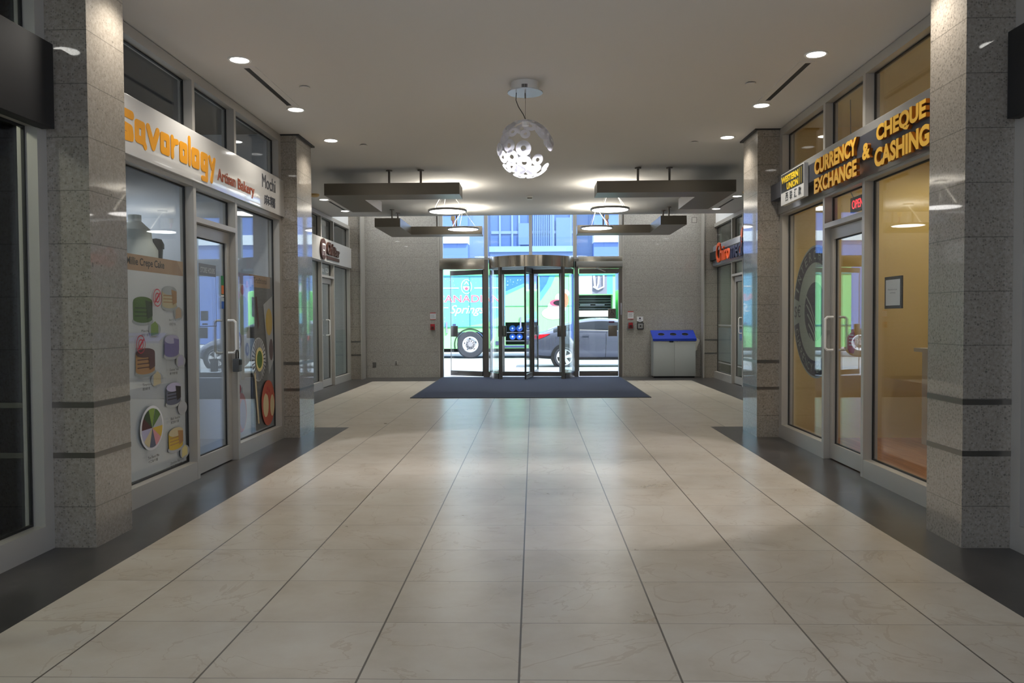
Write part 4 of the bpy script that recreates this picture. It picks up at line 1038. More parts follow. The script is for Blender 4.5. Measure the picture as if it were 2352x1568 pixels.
mb = MB(); mb.box(-.09, -.01, 13.897, 13.90, CZ - .05, CZ - .03); P_(mb, 'lens_strip', DARKST, t)
TANP = mat('tan_plastic', rgb(196, 166, 110), 0.6)
for x, y, w in ((-3.66, 13.5, 'cafe'), (3.6, 13.67, 'clinic')):
    mb = MB(); mb.lathe([(0.0, -.045), (.05, -.045), (.075, -.03), (.08, -.0005), (0.0, -.0005)], (x, y, CZ), seg=24)
    tag(mb.build('tan_ceiling_cap', TANP), 'tan round cap on the ceiling near the first %s downlight' % w, 'ceiling cap')

for x, y, e in ((-3.0, 17.7, 170), (2.9, 17.7, 170), (-1.2, 17.3, 120), (1.2, 17.3, 120), (-3.7, 17.9, 60), (3.6, 17.9, 60)):  # unseen; side ones follow the wall glow, middle pair added to brighten the doors
    t = thing('ceiling_light', (x, y, HZ), 'unseen downlight high above the entrance doors', 'ceiling light', 'downlights high above the entrance')
    mb = MB(); mb.lathe([(0.0, -.004), (.09, -.004), (.09, -.001), (0.0, -.001)], (x, y, HZ), seg=32); P_(mb, 'diffuser', DOWNL, t)
    spot('entrance_lamp', (x, y, HZ - .03), e, math.radians(120), 0.7, (0.98, 0.98, 0.97), radius=.08)
# suspended L shaped metal beams
def lbeam(poly, rods, label, z0=3.06, z1=3.222):
    t = thing('suspended_beam', (poly[0][0], poly[0][1], z0), label, 'suspended beam')
    mb = MB(); mb.prism(poly, (0, 0, z0), (1, 0, 0), (0, 1, 0), (0, 0, 1), z1 - z0); P_(mb, 'beam_box', BEAMM, t)
    for (x, y, zt) in rods:
        mb = MB(); mb.cyl((x, y, z1), (x, y, zt - .001), .016); mb.cyl((x, y, zt - .014), (x, y, zt - .001), .045); P_(mb, 'hanger_rod', DARKST, t)
    return t
bw = .47
for sgn, xo, xi, side, rx in ((-1, -2.89, -1.01, 'cafe', (-2.03, -1.58, -2.70)), (1, 2.785, .885, 'clinic', (1.92, 1.48, 2.59))):
    xa, xb = xo, xi; xl = xo - sgn * bw
    lbeam([(xa, 11.15), (xb, 11.15), (xb, 11.62), (xl, 11.62), (xl, 12.92), (xa, 12.92)], [(rx[0], 11.42, CZ), (rx[1], 11.42, CZ)], 'nearer L shaped dark metal beam hung under the ceiling on the %s side' % side, 3.075, 3.237)
    lbeam([(xa, 14.70), (xl, 14.70), (xl, 16.07), (xb, 16.07), (xb, 16.54), (xa, 16.54)], [(rx[2], 15.46, CZ), (rx[2] - .03 * sgn, 15.95, CZ), (xi + sgn * .95, 16.51, HZ), (xi + sgn * .55, 16.51, HZ)], 'farther L shaped metal beam hung near the ceiling step on the %s side' % side, 3.04, 3.20)
# round disc pendants
def disc_pendant(x, y, zc, label, sg):
    t = thing('disc_pendant', (x, y, zc), label, 'pendant lamp')
    r = .305
    mb = MB(); mb.lathe([(r - .022, -.012), (r - .005, -.014), (r, -.006), (r, .018), (r - .012, .022), (0.0, .022), ], (x, y, zc), seg=56); P_(mb, 'rim', mat('pendant_rim', rgb(170, 168, 166), 0.4, .25), t)
    mb = MB(); mb.lathe([(0.0, -.0135), (r - .023, -.0135), (r - .023, .0), (0.0, .0)], (x, y, zc), seg=56); P_(mb, 'diffuser', DISCL, t)
    mb = MB()
    for k in range(3):
        a = PI / 2 + .4 + k * 2 * PI / 3
        mb.tube([(x + .25 * math.cos(a), y + .25 * math.sin(a), zc + .022), (x, y, CZ - .03)], 0.0013, seg=6)
    P_(mb, 'suspension_wire', LAMPW, t)
    mb = MB(); pts = []
    for k in range(9):
        u = k / 8; pts.append((x + sg * (.20 - .20 * u) + .03 * math.sin(u * PI) * sg, y - .1 + .1 * u, zc + .022 + (CZ - .04 - zc - .022) * (u ** 1.25)))
    mb.tube(pts, .006, seg=8); P_(mb, 'cord', LAMPW, t)
    mb = MB(); mb.lathe([(0.0, -.035), (.085, -.035), (.09, -.03), (.09, -.0005), (0.0, -.0005)], (x, y, CZ), seg=32); P_(mb, 'ceiling_rose', LAMPW, t)
    mb = MB(); mb.lathe([(0.0, .0225), (.2, .0225), (.2, .027), (0.0, .027)], (x, y, zc), seg=40); P_(mb, 'uplight_panel', UPGLOW, t)
    return t
disc_pendant(-1.34, 12.7, 3.05, 'lit round disc pendant on the cafe side, the nearer of two', -1)
disc_pendant(-1.32, 15.3, 3.06, 'lit round disc pendant on the cafe side, the farther of two', -1)
disc_pendant(1.21, 12.7, 3.055, 'lit round disc pendant on the clinic side, the nearer of two', 1)
disc_pendant(1.207, 15.3, 3.06, 'lit round disc pendant on the clinic side, the farther of two', 1)
for x, side in ((-1.60, 'cafe'), (1.50, 'clinic')):
    t = thing('junction_box', (x, 16.3, 3.2), 'beige junction box on a pink conduit above the farther %s side beam' % side, 'junction box')
    mb = MB(); mb.tube([(x + .02, 16.3, 3.2), (x, 16.3, 3.28), (x - .01, 16.3, 3.34)], .022); P_(mb, 'conduit', mat('conduit_pink', rgb(214, 150, 160), .5), t)
    mb = MB(); mb.box(x - .05, x + .03, 16.27, 16.33, 3.34, 3.43, bev=.008); P_(mb, 'box_body', mat('box_beige', rgb(206, 186, 150), .5), t)

# globe pendant made of pierced discs
GX, GY, GZ, GR = -.062, 7.27, 2.87, .262
t = thing('globe_pendant', (GX, GY, GZ), 'globe pendant of overlapping pierced white discs, glowing at the bottom', 'pendant lamp')
mb = MB(); mb.lathe([(0.0, CZ - .093), (.157, CZ - .093), (.159, CZ - .087), (.157, CZ - .083), (0.0, CZ - .083)], (GX, GY, 0), seg=56); P_(mb, 'rose_plate', mat('rose_plate', rgb(212, 218, 226), .25, .3), t)
mb = MB(); mb.lathe([(0.0, CZ - .083), (.125, CZ - .083), (.125, CZ - .001), (0.0, CZ - .001)], (GX, GY, 0), seg=56, smooth=False); P_(mb, 'rose_drum', LAMPW, t)
mb = MB()
for k in range(7):
    a = -PI / 2 - .22 + k * .06; x_, y_ = GX + .1255 * math.cos(a), GY + .1255 * math.sin(a)
    mb.box(x_ - .0025, x_ + .0025, y_ - .002, y_ + .001, CZ - .085, CZ - .045)
P_(mb, 'vent_slots', BLACK, t)
mb = MB(); mb.tube([(GX, GY, CZ - .093), (GX, GY, CZ - .14)], .006); mb.tube([(GX, GY, CZ - .14), (GX, GY, GZ + GR)], .0016, seg=6); P_(mb, 'suspension_cable', DARKST, t)
mb = MB(); mb.tube([(GX - .08, GY - .02, CZ - .093), (GX - .083, GY - .02, CZ - .16), (GX - .06, GY - .02, CZ - .22), (GX - .02, GY - .01, CZ - .28), (GX + .003, GY, CZ - .33), (GX + .003, GY, GZ + GR - .01)], .0035, seg=8); P_(mb, 'power_cord', BLACK, t)
GP = bpy.data.materials.new('globe_plastic'); GP.use_nodes = True; nt = NT(GP); nt.n.remove(nt.n['Principled BSDF'])
df = nt.node('ShaderNodeBsdfDiffuse'); df.inputs[0].default_value = (.66, .66, .68, 1)
tl = nt.node('ShaderNodeBsdfTranslucent'); tl.inputs[0].default_value = (.85, .85, .88, 1)
gl = nt.node('ShaderNodeBsdfGlossy'); gl.inputs['Roughness'].default_value = .12
tp_ = nt.node('ShaderNodeBsdfTransparent')
mx = nt.node('ShaderNodeMixShader'); mx.inputs[0].default_value = .5; nt.l.new(df.outputs[0], mx.inputs[1]); nt.l.new(tl.outputs[0], mx.inputs[2])
m2_ = nt.node('ShaderNodeMixShader'); m2_.inputs[0].default_value = .08; nt.l.new(mx.outputs[0], m2_.inputs[1]); nt.l.new(gl.outputs[0], m2_.inputs[2])
m3_ = nt.node('ShaderNodeMixShader'); m3_.inputs[0].default_value = .18; nt.l.new(m2_.outputs[0], m3_.inputs[1]); nt.l.new(tp_.outputs[0], m3_.inputs[2])
nt.l.new(m3_.outputs[0], nt.n['Material Output'].inputs[0])
def pierced(theta, phi, r=.062, hole=.026, R0=GR):
    """ring disc bent to the sphere; theta from the top, phi around (phi=-90 deg faces the corridor's near end)"""
    n = Vector((math.sin(theta) * math.cos(phi), math.sin(theta) * math.sin(phi), math.cos(theta)))
    q = n.to_track_quat('Z', 'Y'); mb = MB(); C_ = Vector((GX, GY, GZ))
    prof = [(hole, 0), (hole, .004), (hole + .5 * (r - hole), .006), (r, .004), (r, 0), (hole + .5 * (r - hole), .002), (hole, 0)]
    rings = []
    for (a, h) in prof:
        ring = []
        for k in range(28):
            tt = 2 * PI * k / 28; p = q @ Vector((a * math.cos(tt), a * math.sin(tt), R0))
            p = p.normalized() * (R0 - .004 + h); ring.append(mb.bm.verts.new(C_ + p))
        rings.append(ring)
    for a, b2 in zip(rings, rings[1:]):
        for k in range(28):
            f_ = mb.bm.faces.new((a[k], a[(k + 1) % 28], b2[(k + 1) % 28], b2[k])); f_.smooth = True
    P_(mb, 'pierced_disc', GP, t)
discs = [(400, 1100, -1, 95), (410, 1305, -1, 92), (240, 1210, -1, 84), (200, 1040, -1, 80), (135, 905, -1, 78), (110, 1185, -1, 80), (240, 1350, -1, 85),
         (660, 855, -1, 74), (770, 1000, -1, 80), (740, 860, 1, 74), (420, 700, 1, 66), (600, 1115, 1, 78), (580, 1270, 1, 66), (400, 1030, 1, 84), (430, 1440, -1, 90),
         (330, 1420, 1, 80), (530, 1420, 1, 84), (650, 1375, 1, 84), (700, 1330, -1, 60), (300, 640, -1, 84), (180, 745, -1, 84), (70, 930, 1, 80), (60, 1060, -1, 80), (550, 640, -1, 84), (690, 735, -1, 84),
         (430, 600, -1, 70), (240, 690, 1, 70), (630, 690, 1, 70), (150, 1290, 1, 70), (300, 1290, 1, 70), (110, 840, 1, 80), (230, 700, -1, 70), (370, 640, 1, 84), (490, 610, 1, 84), (620, 690, -1, 70), (740, 830, -1, 70), (790, 930, -1, 70), (60, 1000, 1, 80), (340, 1390, -1, 80), (520, 1400, -1, 80)]
for (px, py, sd_, rr) in discs:
    dx, dz = (px - 425) / 403.0, -(py - 1020) / 452.0
    h_ = dx * dx + dz * dz
    if h_ > .97: dx, dz = dx / math.sqrt(h_) * .985, dz / math.sqrt(h_) * .985; h_ = .97
    dy = sd_ * math.sqrt(max(0.0, 1 - h_))
    pierced(math.acos(max(-1, min(1, dz))), math.atan2(dy, dx), r=rr / 355.0 * GR, hole=rr / 355.0 * GR * .34, R0=GR + random.uniform(-.006, .0))
mb = MB(); mb.lathe([(0.0, GZ + GR - .055), (.03, GZ + GR - .055), (.036, GZ + GR - .02), (.02, GZ + GR - .004), (0.0, GZ + GR - .004)], (GX, GY, 0), seg=24); P_(mb, 'lamp_holder', LAMPW, t)
spot('globe_lamp', (GX, GY, GZ + GR - .075), 240, math.radians(84), .08, (.93, .93, 1), radius=.07)

# ================================================================== OUTSIDE
GZ0 = -0.17
CONC = mat('concrete', rgb(205, 205, 203), 0.9)
ASPH = mat('asphalt', rgb(150, 150, 152), 0.9)
mb = MB(); mb.box(-30, 30, 18.72, 22.6, -.2, -.012); tag(mb.build('sidewalk', CONC), 'pale concrete sidewalk outside the entrance', 'sidewalk', kind='structure')
mb = MB(); mb.box(-60, 60, 22.6, 41, -.3, GZ0); tag(mb.build('street', ASPH), 'sunlit grey street outside', 'street', kind='structure')
mb = MB(); mb.box(-60, 60, 40.5, 60, -.3, GZ0 + .14); tag(mb.build('sidewalk.001', CONC), 'far sidewalk across the street', 'sidewalk', kind='structure')
FAC = mat('facade_grey', rgb(150, 150, 152), 0.8)
mb = MB(); mb.box(-30, -4.4, 18.7, 18.95, -.2, 9); mb.box(4.4, 30, 18.7, 18.95, -.2, 9); mb.box(-4.4, 4.4, 18.7, 18.95, HZ, 9)
tag(mb.build('wall_outside', FAC), 'outer face of the building around the entrance', 'wall', kind='structure')

# building across the street
bl = thing('building', (0, 46, 0), 'pale blue-grey office building across the street', 'building')
B1 = mat('blue_cladding', rgb(104, 128, 170), 0.4); B2 = mat('blue_glass_wall', rgb(70, 98, 148), 0.2, .2); B3 = mat('pale_cladding', rgb(208, 218, 226), 0.6); B4 = mat('blue_pale', rgb(86, 114, 176), 0.5)
s46 = 46 / 1850.0
def bx(px): return (px - 1225) * s46
def bz(py): return 1.35 + (730 - py) * s46
mb = MB(); mb.box(-34, 34, 46.5, 47, 0, 16); P_(mb, 'wall', B1, bl)
mb = MB(); mb.box(bx(1128), bx(1322), 46.0, 46.5, bz(566), 16); P_(mb, 'curtain_wall', B2, bl)
mb = MB()
for px in (1150, 1178, 1194, 1218, 1266, 1272, 1312): mb.box(bx(px) - .05, bx(px) + .05, 45.9, 46.0, bz(566), 16)
for py in (534, 531): mb.box(bx(1130), bx(1320), 45.93, 46.0, bz(py) - .04, bz(py) + .04)
P_(mb, 'mullion', B1, bl)
mb = MB(); 
for k in range(11): mb.box(bx(1226) + k * .105, bx(1226) + k * .105 + .06, 45.88, 45.9, bz(566), 16)
P_(mb, 'vertical_blind', B4, bl)
mb = MB(); mb.box(bx(1192), bx(1218), 45.86, 45.9, bz(561), bz(512)); mb.box(bx(1278), bx(1310), 45.86, 45.9, bz(566), bz(500)); P_(mb, 'window', B4, bl)
mb = MB(); mb.box(bx(1126), bx(1324), 45.4, 46.4, bz(578.5), bz(566)); P_(mb, 'ledge', mat('ledge_blue', rgb(112, 140, 190), .5), bl)
for a, b2 in ((-34, bx(1078)), (bx(1362), 34)):
    mb = MB(); mb.box(a, b2, 45.2, 46.5, bz(559), bz(537)); mb.box(a, b2, 45.2, 46.5, bz(488), 16); P_(mb, 'spandrel', B3, bl)
    mb = MB(); mb.box(a, b2, 45.35, 46.5, 0, bz(559)); P_(mb, 'bay', B4, bl)
    mb = MB(); mb.box(a, b2, 45.35, 46.5, bz(537), bz(488)); P_(mb, 'window', B4, bl)
mb = MB(); mb.box(bx(1128), bx(1322), 45.6, 46.5, 0, bz(578.5)); P_(mb, 'ground_storey', B1, bl)

# ---- truck
TY = 31.0; sT = TY / 1850.0
def tx_(px): return (px - 1225) * sT
def tz_(py): return 1.35 + (730 - py) * sT
tr = thing('delivery_truck', (-2, TY, GZ0), 'green and blue water delivery truck parked across the street', 'truck')
TG = mat('truck_green', rgb(148, 226, 148), 0.4); TB = mat('truck_blue', rgb(106, 176, 206), 0.4); TDB = mat('truck_deep_blue', rgb(64, 122, 204), 0.4); TSK = mat('truck_sky', rgb(96, 180, 226), 0.4)
TW = mat('truck_white', rgb(240, 240, 240), 0.4); TPK = mat('truck_pink', rgb(232, 92, 122), 0.4); TIN = mat('truck_bay_dark', rgb(42, 44, 56), 0.7); TGY = mat('truck_grey', rgb(130, 132, 146), 0.5)
ox = bx  # unused alias kept for clarity
xl_, xr_ = -6.4, tx_(1413)
# body: box with two open bays
b1 = (tx_(1161), tx_(1236), tz_(790), tz_(738)); b2_ = (tx_(1328), tx_(1407), tz_(745), tz_(676)); b3_ = (tx_(1358), tx_(1388), tz_(672), tz_(630))
yb = TY + 2.4
mb = MB()
zt, zb = tz_(617) + .25, tz_(798)
mb.box(xl_, tx_(1050), TY, yb, zb, zt); mb.box(tx_(1112), b1[0], TY, yb, zb, zt); mb.box(tx_(1050), tx_(1112), TY, yb, tz_(760), zt)
mb.box(b1[1], b2_[0], TY, yb, zb, zt); mb.box(b2_[1], xr_, TY, yb, zb, zt)
mb.box(b1[0], b1[1], TY, yb, b1[3], zt); mb.box(b1[0], b1[1], TY, yb, zb, b1[2])
mb.box(b2_[0], b2_[1], TY, yb, b2_[3], zt); mb.box(b2_[0], b2_[1], TY, yb, zb, b2_[2])
P_(mb, 'cargo_body', TG, tr)
mb = MB(); mb.box(b1[0], b1[1], TY + .5, TY + .6, b1[2], b1[3]); mb.box(b2_[0], b2_[1], TY + .8, TY + .9, b2_[2], b2_[3]); P_(mb, 'bay_back', TIN, tr)
# graphics
mb = MB()
def g_(pts, m_, k=1): mb.prism([(tx_(a), tz_(b_)) for a, b_ in pts], (0, TY - .003 * k, 0), BU, BV, BN, 0, m_)
g_([(940, 632), (1156, 632), (1156, 720), (1120, 738), (1060, 748), (940, 748)], TB)
g_([(1156, 632), (1160, 632), (1160, 760), (1156, 760)], TSK, 2)
g_([(1162, 632), (1234, 632), (1234, 636), (1162, 667)], TDB, 2); g_([(1162, 668), (1234, 637), (1234, 643), (1162, 675)], TSK, 2)
g_([(1240, 632), (1263, 632), (1256, 650), (1241, 671)], TDB, 2); g_([(1263, 632), (1276, 632), (1266, 655), (1241, 690), (1241, 671), (1256, 650)], TSK, 2)
g_([(1206, 722), (1236, 712), (1236, 738), (1206, 738)], TSK, 2)
for k in range(170):
    a = random.uniform(1016, 1232); b_ = random.uniform(636, 668) if a > 1160 else random.uniform(636, 740); r = random.choice((.5, .7, 1.0))
    if a > 1160 and (b_ - 632) > (1234 - a) * .4: continue
    if abs(a - 1085) < 62 and 655 < b_ < 726: continue
    g_(ell(a, b_, r, r, 8), mat('truck_droplet', rgb(176, 218, 236), .4), 3)
# bottle, cup and drink pictures
g_([(1206, 632), (1234, 632), (1234, 645), (1206, 645)], TGY, 3); g_([(1206, 650), (1236, 650), (1236, 666), (1206, 666)], TW, 3); g_([(1208, 668), (1234, 668), (1232, 700), (1208, 700)], mat('truck_mid_green', rgb(60, 176, 110), .4), 3)
g_(ell(1271, 718, 26, 14, 24), TW, 3); g_(ell(1279, 705, 21, 18, 24), TW, 4); g_(ell(1280, 694, 17, 8, 20), TPK, 5); g_(ell(1284, 694, 13, 6, 20), mat('truck_coffee', rgb(40, 34, 40), .4), 6)
g_(ell(1298, 672, 10, 9, 20), TW, 4); g_(ell(1284, 684, 9, 11, 20), TW, 4); g_(ell(1298, 688, 8, 16, 20), mat('truck_orange', rgb(240, 120, 60), .4), 6)
g_([(1326, 632), (1360, 632), (1360, 674), (1326, 674)], TW, 2); g_([(1360, 632), (1394, 632), (1394, 674), (1360, 674)], TGY, 2); g_([(1394, 632), (1407, 632), (1407, 674), (1394, 674)], TSK, 2)
P_(mb, 'side_graphics', TB, tr, ) if False else None
gr_o = P_(mb, 'side_graphics', TB, tr)
mb = MB()
put_text(mb, 'CANADIAN', (tx_(1002), TY - .012, tz_(692)), BU, BV, tx_(1149) - tx_(1002), .29, TW, 0, bold=.03)
put_text(mb, 'CANADIAN', (tx_(1003), TY - .014, tz_(691.5)), BU, BV, tx_(1148) - tx_(1003), .27, TPK, 0)
put_text(mb, 'Springs', (tx_(1034), TY - .012, tz_(723)), BU, BV, tx_(1113) - tx_(1034), .42, TW, 0, bold=.01, shear=.35)
def g2(pts, m_, k=4):
    for q_ in getattr(pts, 'parts', [pts]): g2a(q_, m_, k)
def g2a(pts, m_, k=4): mb.prism([(tx_(a), tz_(b_)) for a, b_ in pts], (0, TY - .003 * k, 0), BU, BV, BN, 0, m_)
for a, b2 in ((1018, 1054), (1090, 1146)): g2([(a, 657.5), (b2, 657.5), (b2, 660), (a, 660)], TW)
for a, b2 in ((1010, 1030), (1130, 1150)): g2([(a, 702.5), (b2, 702.5), (b2, 705), (a, 705)], TW)
g2(ring_sector(1072, 655.5, 11, 15.5, 12.5, 17, 0, 2 * PI, 30), TW); g2([(1064, 655)] + ell(1072, 655, 8, 10, 14, 0, PI) , TW); g2([(1066, 652), (1072, 642), (1078, 652), (1072, 647)], TW); g2(ell(1072, 660, 4, 3, 10), TPK, 5)
g2([(1068, 660), (1072, 656), (1076, 660), (1072, 664)], TPK, 6)
P_(mb, 'lettering', TW, tr)
# trims and rails
mb = MB(); mb.box(xl_, xr_ + .02, TY - .03, TY, tz_(632), tz_(629)); mb.box(xl_, b1[0], TY - .03, TY, tz_(749), tz_(747)); mb.box(b1[0], b2_[0], TY - .02, TY, tz_(701), tz_(700.3)); mb.box(tx_(1079), tx_(1081), TY - .02, TY, tz_(745), tz_(632)); P_(mb, 'seam_rail', mat('truck_rail', rgb(70, 150, 140), .4), tr)
mb = MB(); mb.box(tx_(1158), tx_(1208), TY - .05, TY, tz_(796), tz_(791)); mb.box(tx_(1040), tx_(1047), TY - .04, TY, tz_(745), tz_(741)); mb.box(tx_(1138), tx_(1146), TY - .04, TY, tz_(790), tz_(781)); P_(mb, 'marker_light', mat('marker_dark', rgb(60, 70, 110), .4), tr)
for px in (1026, 1196):
    mb = MB(); mb.box(tx_(px) - .03, tx_(px) + .03, TY - .06, TY - .01, tz_(762 if px < 1100 else 752), tz_(736 if px < 1100 else 726)); P_(mb, 'door_lever', TGY, tr)
# shelves, crates and hose in the open bays
mb = MB()
for k in range(6): mb.box(b2_[0], b2_[1], TY + .5, TY + .56, tz_(684 + k * 6), tz_(683 + k * 6))
mb.box(b2_[0] + .1, b2_[0] + .5, TY + .45, TY + .5, tz_(700), tz_(697)); mb.box(b2_[0] + .7, b2_[0] + 1.05, TY + .45, TY + .5, tz_(700), tz_(697))
P_(mb, 'shelf_rail', TGY, tr)
mb = MB(); mb.box(b2_[0], b2_[1] - .1, TY + .1, TY + .45, tz_(726), tz_(714))
for k in range(26): mb.box(b2_[0] + .05 * k, b2_[0] + .05 * k + .03, TY + .1, TY + .45, tz_(714), tz_(712))
P_(mb, 'white_crate', TW, tr)
mb = MB(); mb.tube([(tx_(1364), TY - .05, tz_(633)), (tx_(1366), TY - .05, tz_(655)), (tx_(1370), TY - .05, tz_(663)), (tx_(1374), TY - .05, tz_(650)), (tx_(1375), TY - .05, tz_(634))], .04); mb.tube([(tx_(1362), TY - .06, tz_(658)), (tx_(1374), TY - .06, tz_(664)), (tx_(1386), TY - .06, tz_(658)), (tx_(1386), TY - .06, tz_(632))], .03); P_(mb, 'white_hose', TW, tr)
BTL = mat('bottle_blue', rgb(40, 90, 190), .1, coat=1); BTC = mat('bottle_cap', rgb(200, 220, 255), .3)
for px, py in ((1177, 752), (1193, 752), (1177, 771), (1193, 771), (1213, 752), (1213, 771)):
    bt = thing('water_bottle', (tx_(px), TY + .2, tz_(py)), 'blue water bottle lying base outward in the open bay of the truck', 'bottle', group='blue water bottles in the truck bay')
    mb = MB(); mb.lathe([(0.0, .0), (.09, .0), (.125, .03), (.13, .08), (.13, .26), (.05, .29), (0.0, .29)], (tx_(px), TY + .18, tz_(py)), axis='Y', seg=24); P_(mb, 'bottle_body', BTL, bt)
    mb = MB(); mb.lathe([(0.0, -.006), (.035, -.006), (.035, .0), (0.0, .0)], (tx_(px), TY + .18, tz_(py)), axis='Y', seg=16); P_(mb, 'bottle_base', BTC, bt)
for z in (761.0, 780.5):
    mb = MB(); mb.box(b1[0], b1[1], TY + .1, TY + .5, tz_(z + 1), tz_(z)); P_(mb, 'bottle_rack', TGY, tr)
TYR = mat('tyre_rubber', rgb(52, 54, 62), .7); RIMW = mat('rim_white', rgb(226, 228, 232), .35); HUB = mat('wheel_hub', rgb(150, 146, 150), .4)
def wheel(root, x, y, z, r, rim, w, style, par_axis=-1):
    wl = MB(); y1 = y + w
    wl.lathe([(rim, .02), (rim + .02, .0), (r - .05, .0), (r, .05), (r, w - .05), (r - .05, w), (rim, w)], (x, y, z), axis='Y', seg=48); t_ = P_(wl, 'wheel', TYR, root)
    if style == 'truck':
        wl = MB(); wl.lathe([(rim, .02), (rim - .02, .0), (rim - .05, .01), (rim - .07, .05), (rim * .62, .06), (rim * .6, .09), (0.0, .09)], (x, y, z), axis='Y', seg=40)
        P_(wl, 'rim', RIMW, t_)
        wl = MB(); wl.lathe([(0.0, -.01), (rim * .28, -.01), (rim * .3, .02), (rim * .55, .05), (rim * .58, .085)], (x, y, z), axis='Y', seg=32); P_(wl, 'hub', HUB, t_)
        wl = MB()
        for k in range(10): a = 2 * PI * k / 10; wl.cyl((x + rim * .45 * math.cos(a), y + .0, z + rim * .45 * math.sin(a)), (x + rim * .45 * math.cos(a), y + .06, z + rim * .45 * math.sin(a)), .018, seg=8)
        for k in range(5): a = 2 * PI * k / 5 + .4; wl.cyl((x + rim * .76 * math.cos(a), y + .035, z + rim * .76 * math.sin(a)), (x + rim * .76 * math.cos(a), y + .06, z + rim * .76 * math.sin(a)), .032, seg=10)
        P_(wl, 'wheel_nut', TIN, t_)
    else:
        wl = MB(); wl.lathe([(rim, .02), (rim - .015, .005), (rim - .03, .02), (rim - .035, .08), (0.0, .08)], (x, y, z), axis='Y', seg=40, m_=TIN)
        P_(wl, 'rim', TIN, t_)
        wl = MB()
        wl.lathe([(rim, .018), (rim - .012, .0), (rim - .03, .015)], (x, y, z), axis='Y', seg=40)
        for k in range(5):
            a = 2 * PI * k / 5 + .3; u = Vector((math.cos(a), 0, math.sin(a))); v = Vector((-math.sin(a), 0, math.cos(a)))
            wl.prism([(.04, -.035), (rim - .02, -.07), (rim - .02, .05), (.04, .035)], Vector((x, y + .035, z)), u, v, Vector((0, -1, 0)), .022)
        wl.lathe([(0.0, .0), (.06, .0), (.065, .03)], (x, y, z), axis='Y', seg=20)
        P_(wl, 'spokes', RIMW, t_)
wheel(tr, tx_(1080), TY - .02, GZ0 + .54, .54, .31, .3, 'truck')
wheel(tr, tx_(1080) - 4.3, TY - .02, GZ0 + .54, .54, .31, .3, 'truck')
mb = MB(); mb.lathe([(.585, -.03), (.62, -.03), (.62, .4), (.585, .4), (.585, -.03)], (tx_(1080), TY, GZ0 + .54), axis='Y', seg=36, a0=-.25, a1=PI + .25); P_(mb, 'wheel_arch', BLACK, tr)
mb = MB(); mb.box(xl_ + .2, xr_ - .3, TY + .7, TY + 1.7, .05, .35); P_(mb, 'chassis', BLACK, tr)
mb = MB(); mb.box(xr_ + .15, xr_ + 2.1, TY + .05, TY + 2.3, .25, 2.5, bev=.15); P_(mb, 'cab', TG, tr)
mb = MB(); mb.box(xr_ + 1.0, xr_ + 1.9, TY + .03, TY + .06, 1.5, 2.25); P_(mb, 'cab_window', TIN, tr)
wheel(tr, xr_ + 1.2, TY + .0, GZ0 + .54, .54, .31, .3, 'truck')

# ---- car (rear at left)
CY = 24.4; CX0 = -.15
car = thing('car', (CX0 + 2.3, CY + .9, GZ0), 'grey hatchback car parked at the kerb outside the revolving door', 'car')
CP = mat('car_paint', rgb(92, 96, 112), .28, .5, coat=1.0); CG = mat('car_glass', rgb(16, 20, 26), .05, spec=.3); CT = mat('car_trim', rgb(36, 38, 44), .5)
prof = [  # s, bottom, belt, roof, half width low, half width belt, half width roof
    (0.00, .42, .80, .82, .70, .66, .55), (.06, .34, .92, .95, .80, .76, .62), (.22, .30, 1.02, 1.05, .88, .83, .64), (.40, .28, 1.06, 1.10, .92, .87, .62),
    (.75, .26, 1.12, 1.23, .93, .90, .60), (1.15, .24, 1.16, 1.38, .94, .91, .60), (1.55, .23, 1.16, 1.47, .94, .91, .60), (2.0, .23, 1.15, 1.54, .94, .91, .61), (2.5, .23, 1.13, 1.54, .94, .91, .60),
    (2.95, .23, 1.11, 1.46, .94, .90, .58), (3.35, .23, 1.07, 1.24, .94, .88, .60), (3.65, .24, 1.02, 1.04, .94, .86, .62), (4.1, .25, .92, .95, .92, .80, .55), (4.5, .27, .76, .82, .85, .70, .45), (4.7, .32, .55, .62, .70, .55, .35)]
mb = MB(); rings = []
cyc = CY + .94
for (s_, zb_, zbelt, zr, wl_, wb_, wr_) in prof:
    pts = []
    half = [(wl_ * .90, zb_), (wl_ * .985, zb_ + .10), (wl_, zb_ + .32), (wl_ * .985, (zb_ + zbelt) * .62), (wb_, zbelt), (wr_ + (wb_ - wr_) * .18, zr - (zr - zbelt) * .12), (wr_ * .85, zr), (0, zr + .012)]
    for (w_, z_) in half: pts.append(Vector((CX0 + s_, cyc - w_, GZ0 + z_)))
    for (w_, z_) in reversed(half[:-1]): pts.append(Vector((CX0 + s_, cyc + w_, GZ0 + z_)))
    rings.append([mb.bm.verts.new(p) for p in pts])
n_r = len(rings[0])
mi_p, mi_g, mi_t = mb.mi(CP), mb.mi(CG), mb.mi(CT)
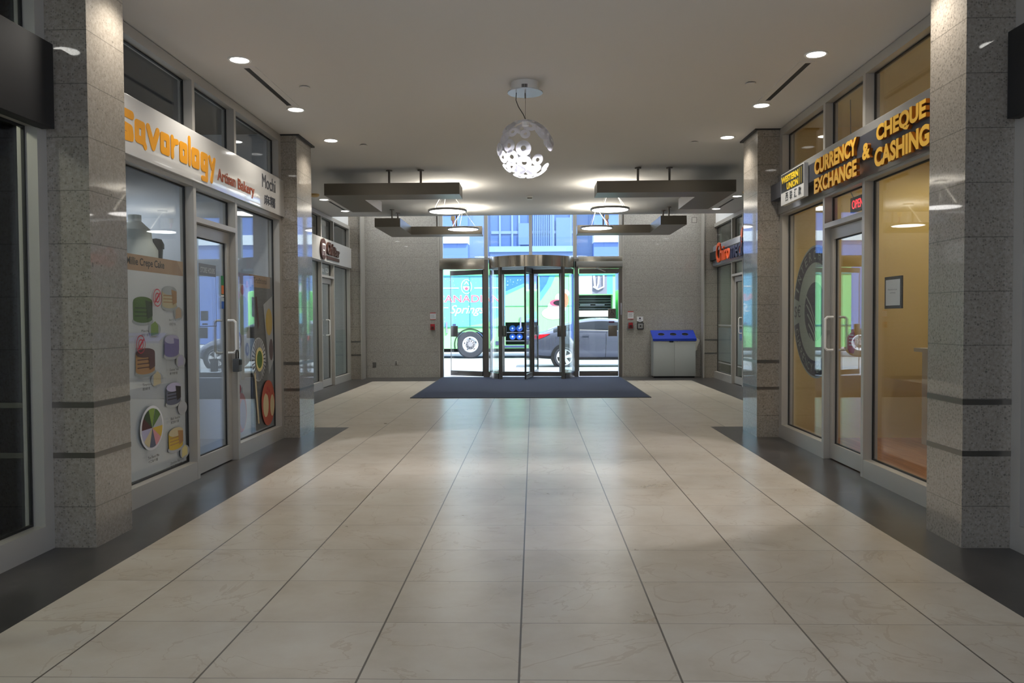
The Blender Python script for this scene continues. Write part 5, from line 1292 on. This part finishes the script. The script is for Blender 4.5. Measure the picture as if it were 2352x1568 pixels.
for i_, (a, b2) in enumerate(zip(rings, rings[1:])):
    for k in range(n_r):
        f_ = mb.bm.faces.new((a[k], a[(k + 1) % n_r], b2[(k + 1) % n_r], b2[k])); f_.smooth = True
        f_.material_index = mi_p
        if k in (4, n_r - 6) and 4 <= i_ <= 9: f_.material_index = mi_g
        if k in (5, 6, 7, 8) and 9 <= i_ <= 10: f_.material_index = mi_g
        if k in (0, n_r - 2, n_r - 1): f_.material_index = mi_t
f_ = mb.bm.faces.new(rings[0]); f_.material_index = mi_p
f_ = mb.bm.faces.new(rings[-1]); f_.material_index = mi_p
body = P_(mb, 'body', CP, car)
sub = body.modifiers.new('smooth', 'SUBSURF'); sub.levels = 2; sub.render_levels = 2
WX = (tx_(1296) * 24.4 / 31.0, tx_(1296) * 24.4 / 31.0 + 2.9)
for wx in WX:
    for yy_, d_ in ((CY + .0, 1), (CY + 1.88 - .001, -1)):
        mb = MB(); mb.cyl((wx, yy_ - .012 * d_, GZ0 + .36), (wx, yy_ + .25 * d_, GZ0 + .36), .405, seg=40); P_(mb, 'wheel_arch', BLACK, car)
    wheel(car, wx, CY - .03, GZ0 + .345, .345, .245, .22, 'car')
    mb = MB(); mb.lathe([(.2, 0), (.33, 0), (.345, .03), (.345, .2), (.2, .2), (.2, 0)], (wx, CY + 1.70, GZ0 + .345), axis='Y', seg=36); P_(mb, 'wheel', TYR, car)
RED = mat('tail_red', rgb(210, 24, 40), .2, coat=1)
def sideptch(name, pts, m_, d=.012, yoff=0.0):
    """thin piece following the car's side at CY + yoff, coordinates (s, height)"""
    mb = MB(); mb.prism([(CX0 + a, GZ0 + b_) for a, b_ in pts], (0, CY + yoff, 0), BU, BV, BN, d); P_(mb, name, m_, car)
sideptch('tail_light', [(.10, .92), (.30, .90), (.50, .97), (.66, 1.06), (.40, 1.04), (.14, 1.03)], RED, .03, .075)
sideptch('window_trim', [(1.55, 1.165), (3.2, 1.12), (3.2, 1.14), (1.55, 1.185)], ALU, .006, .02)
sideptch('door_seam', [(1.52, .34), (1.53, .34), (1.54, 1.14), (1.53, 1.14)], CT, .006, .005)
sideptch('door_seam', [(2.33, .34), (2.34, .34), (2.37, 1.12), (2.36, 1.12)], CT, .006, .005)
sideptch('door_handle', [(1.65, .99), (1.84, .985), (1.84, 1.01), (1.65, 1.015)], CP, .02, .01)
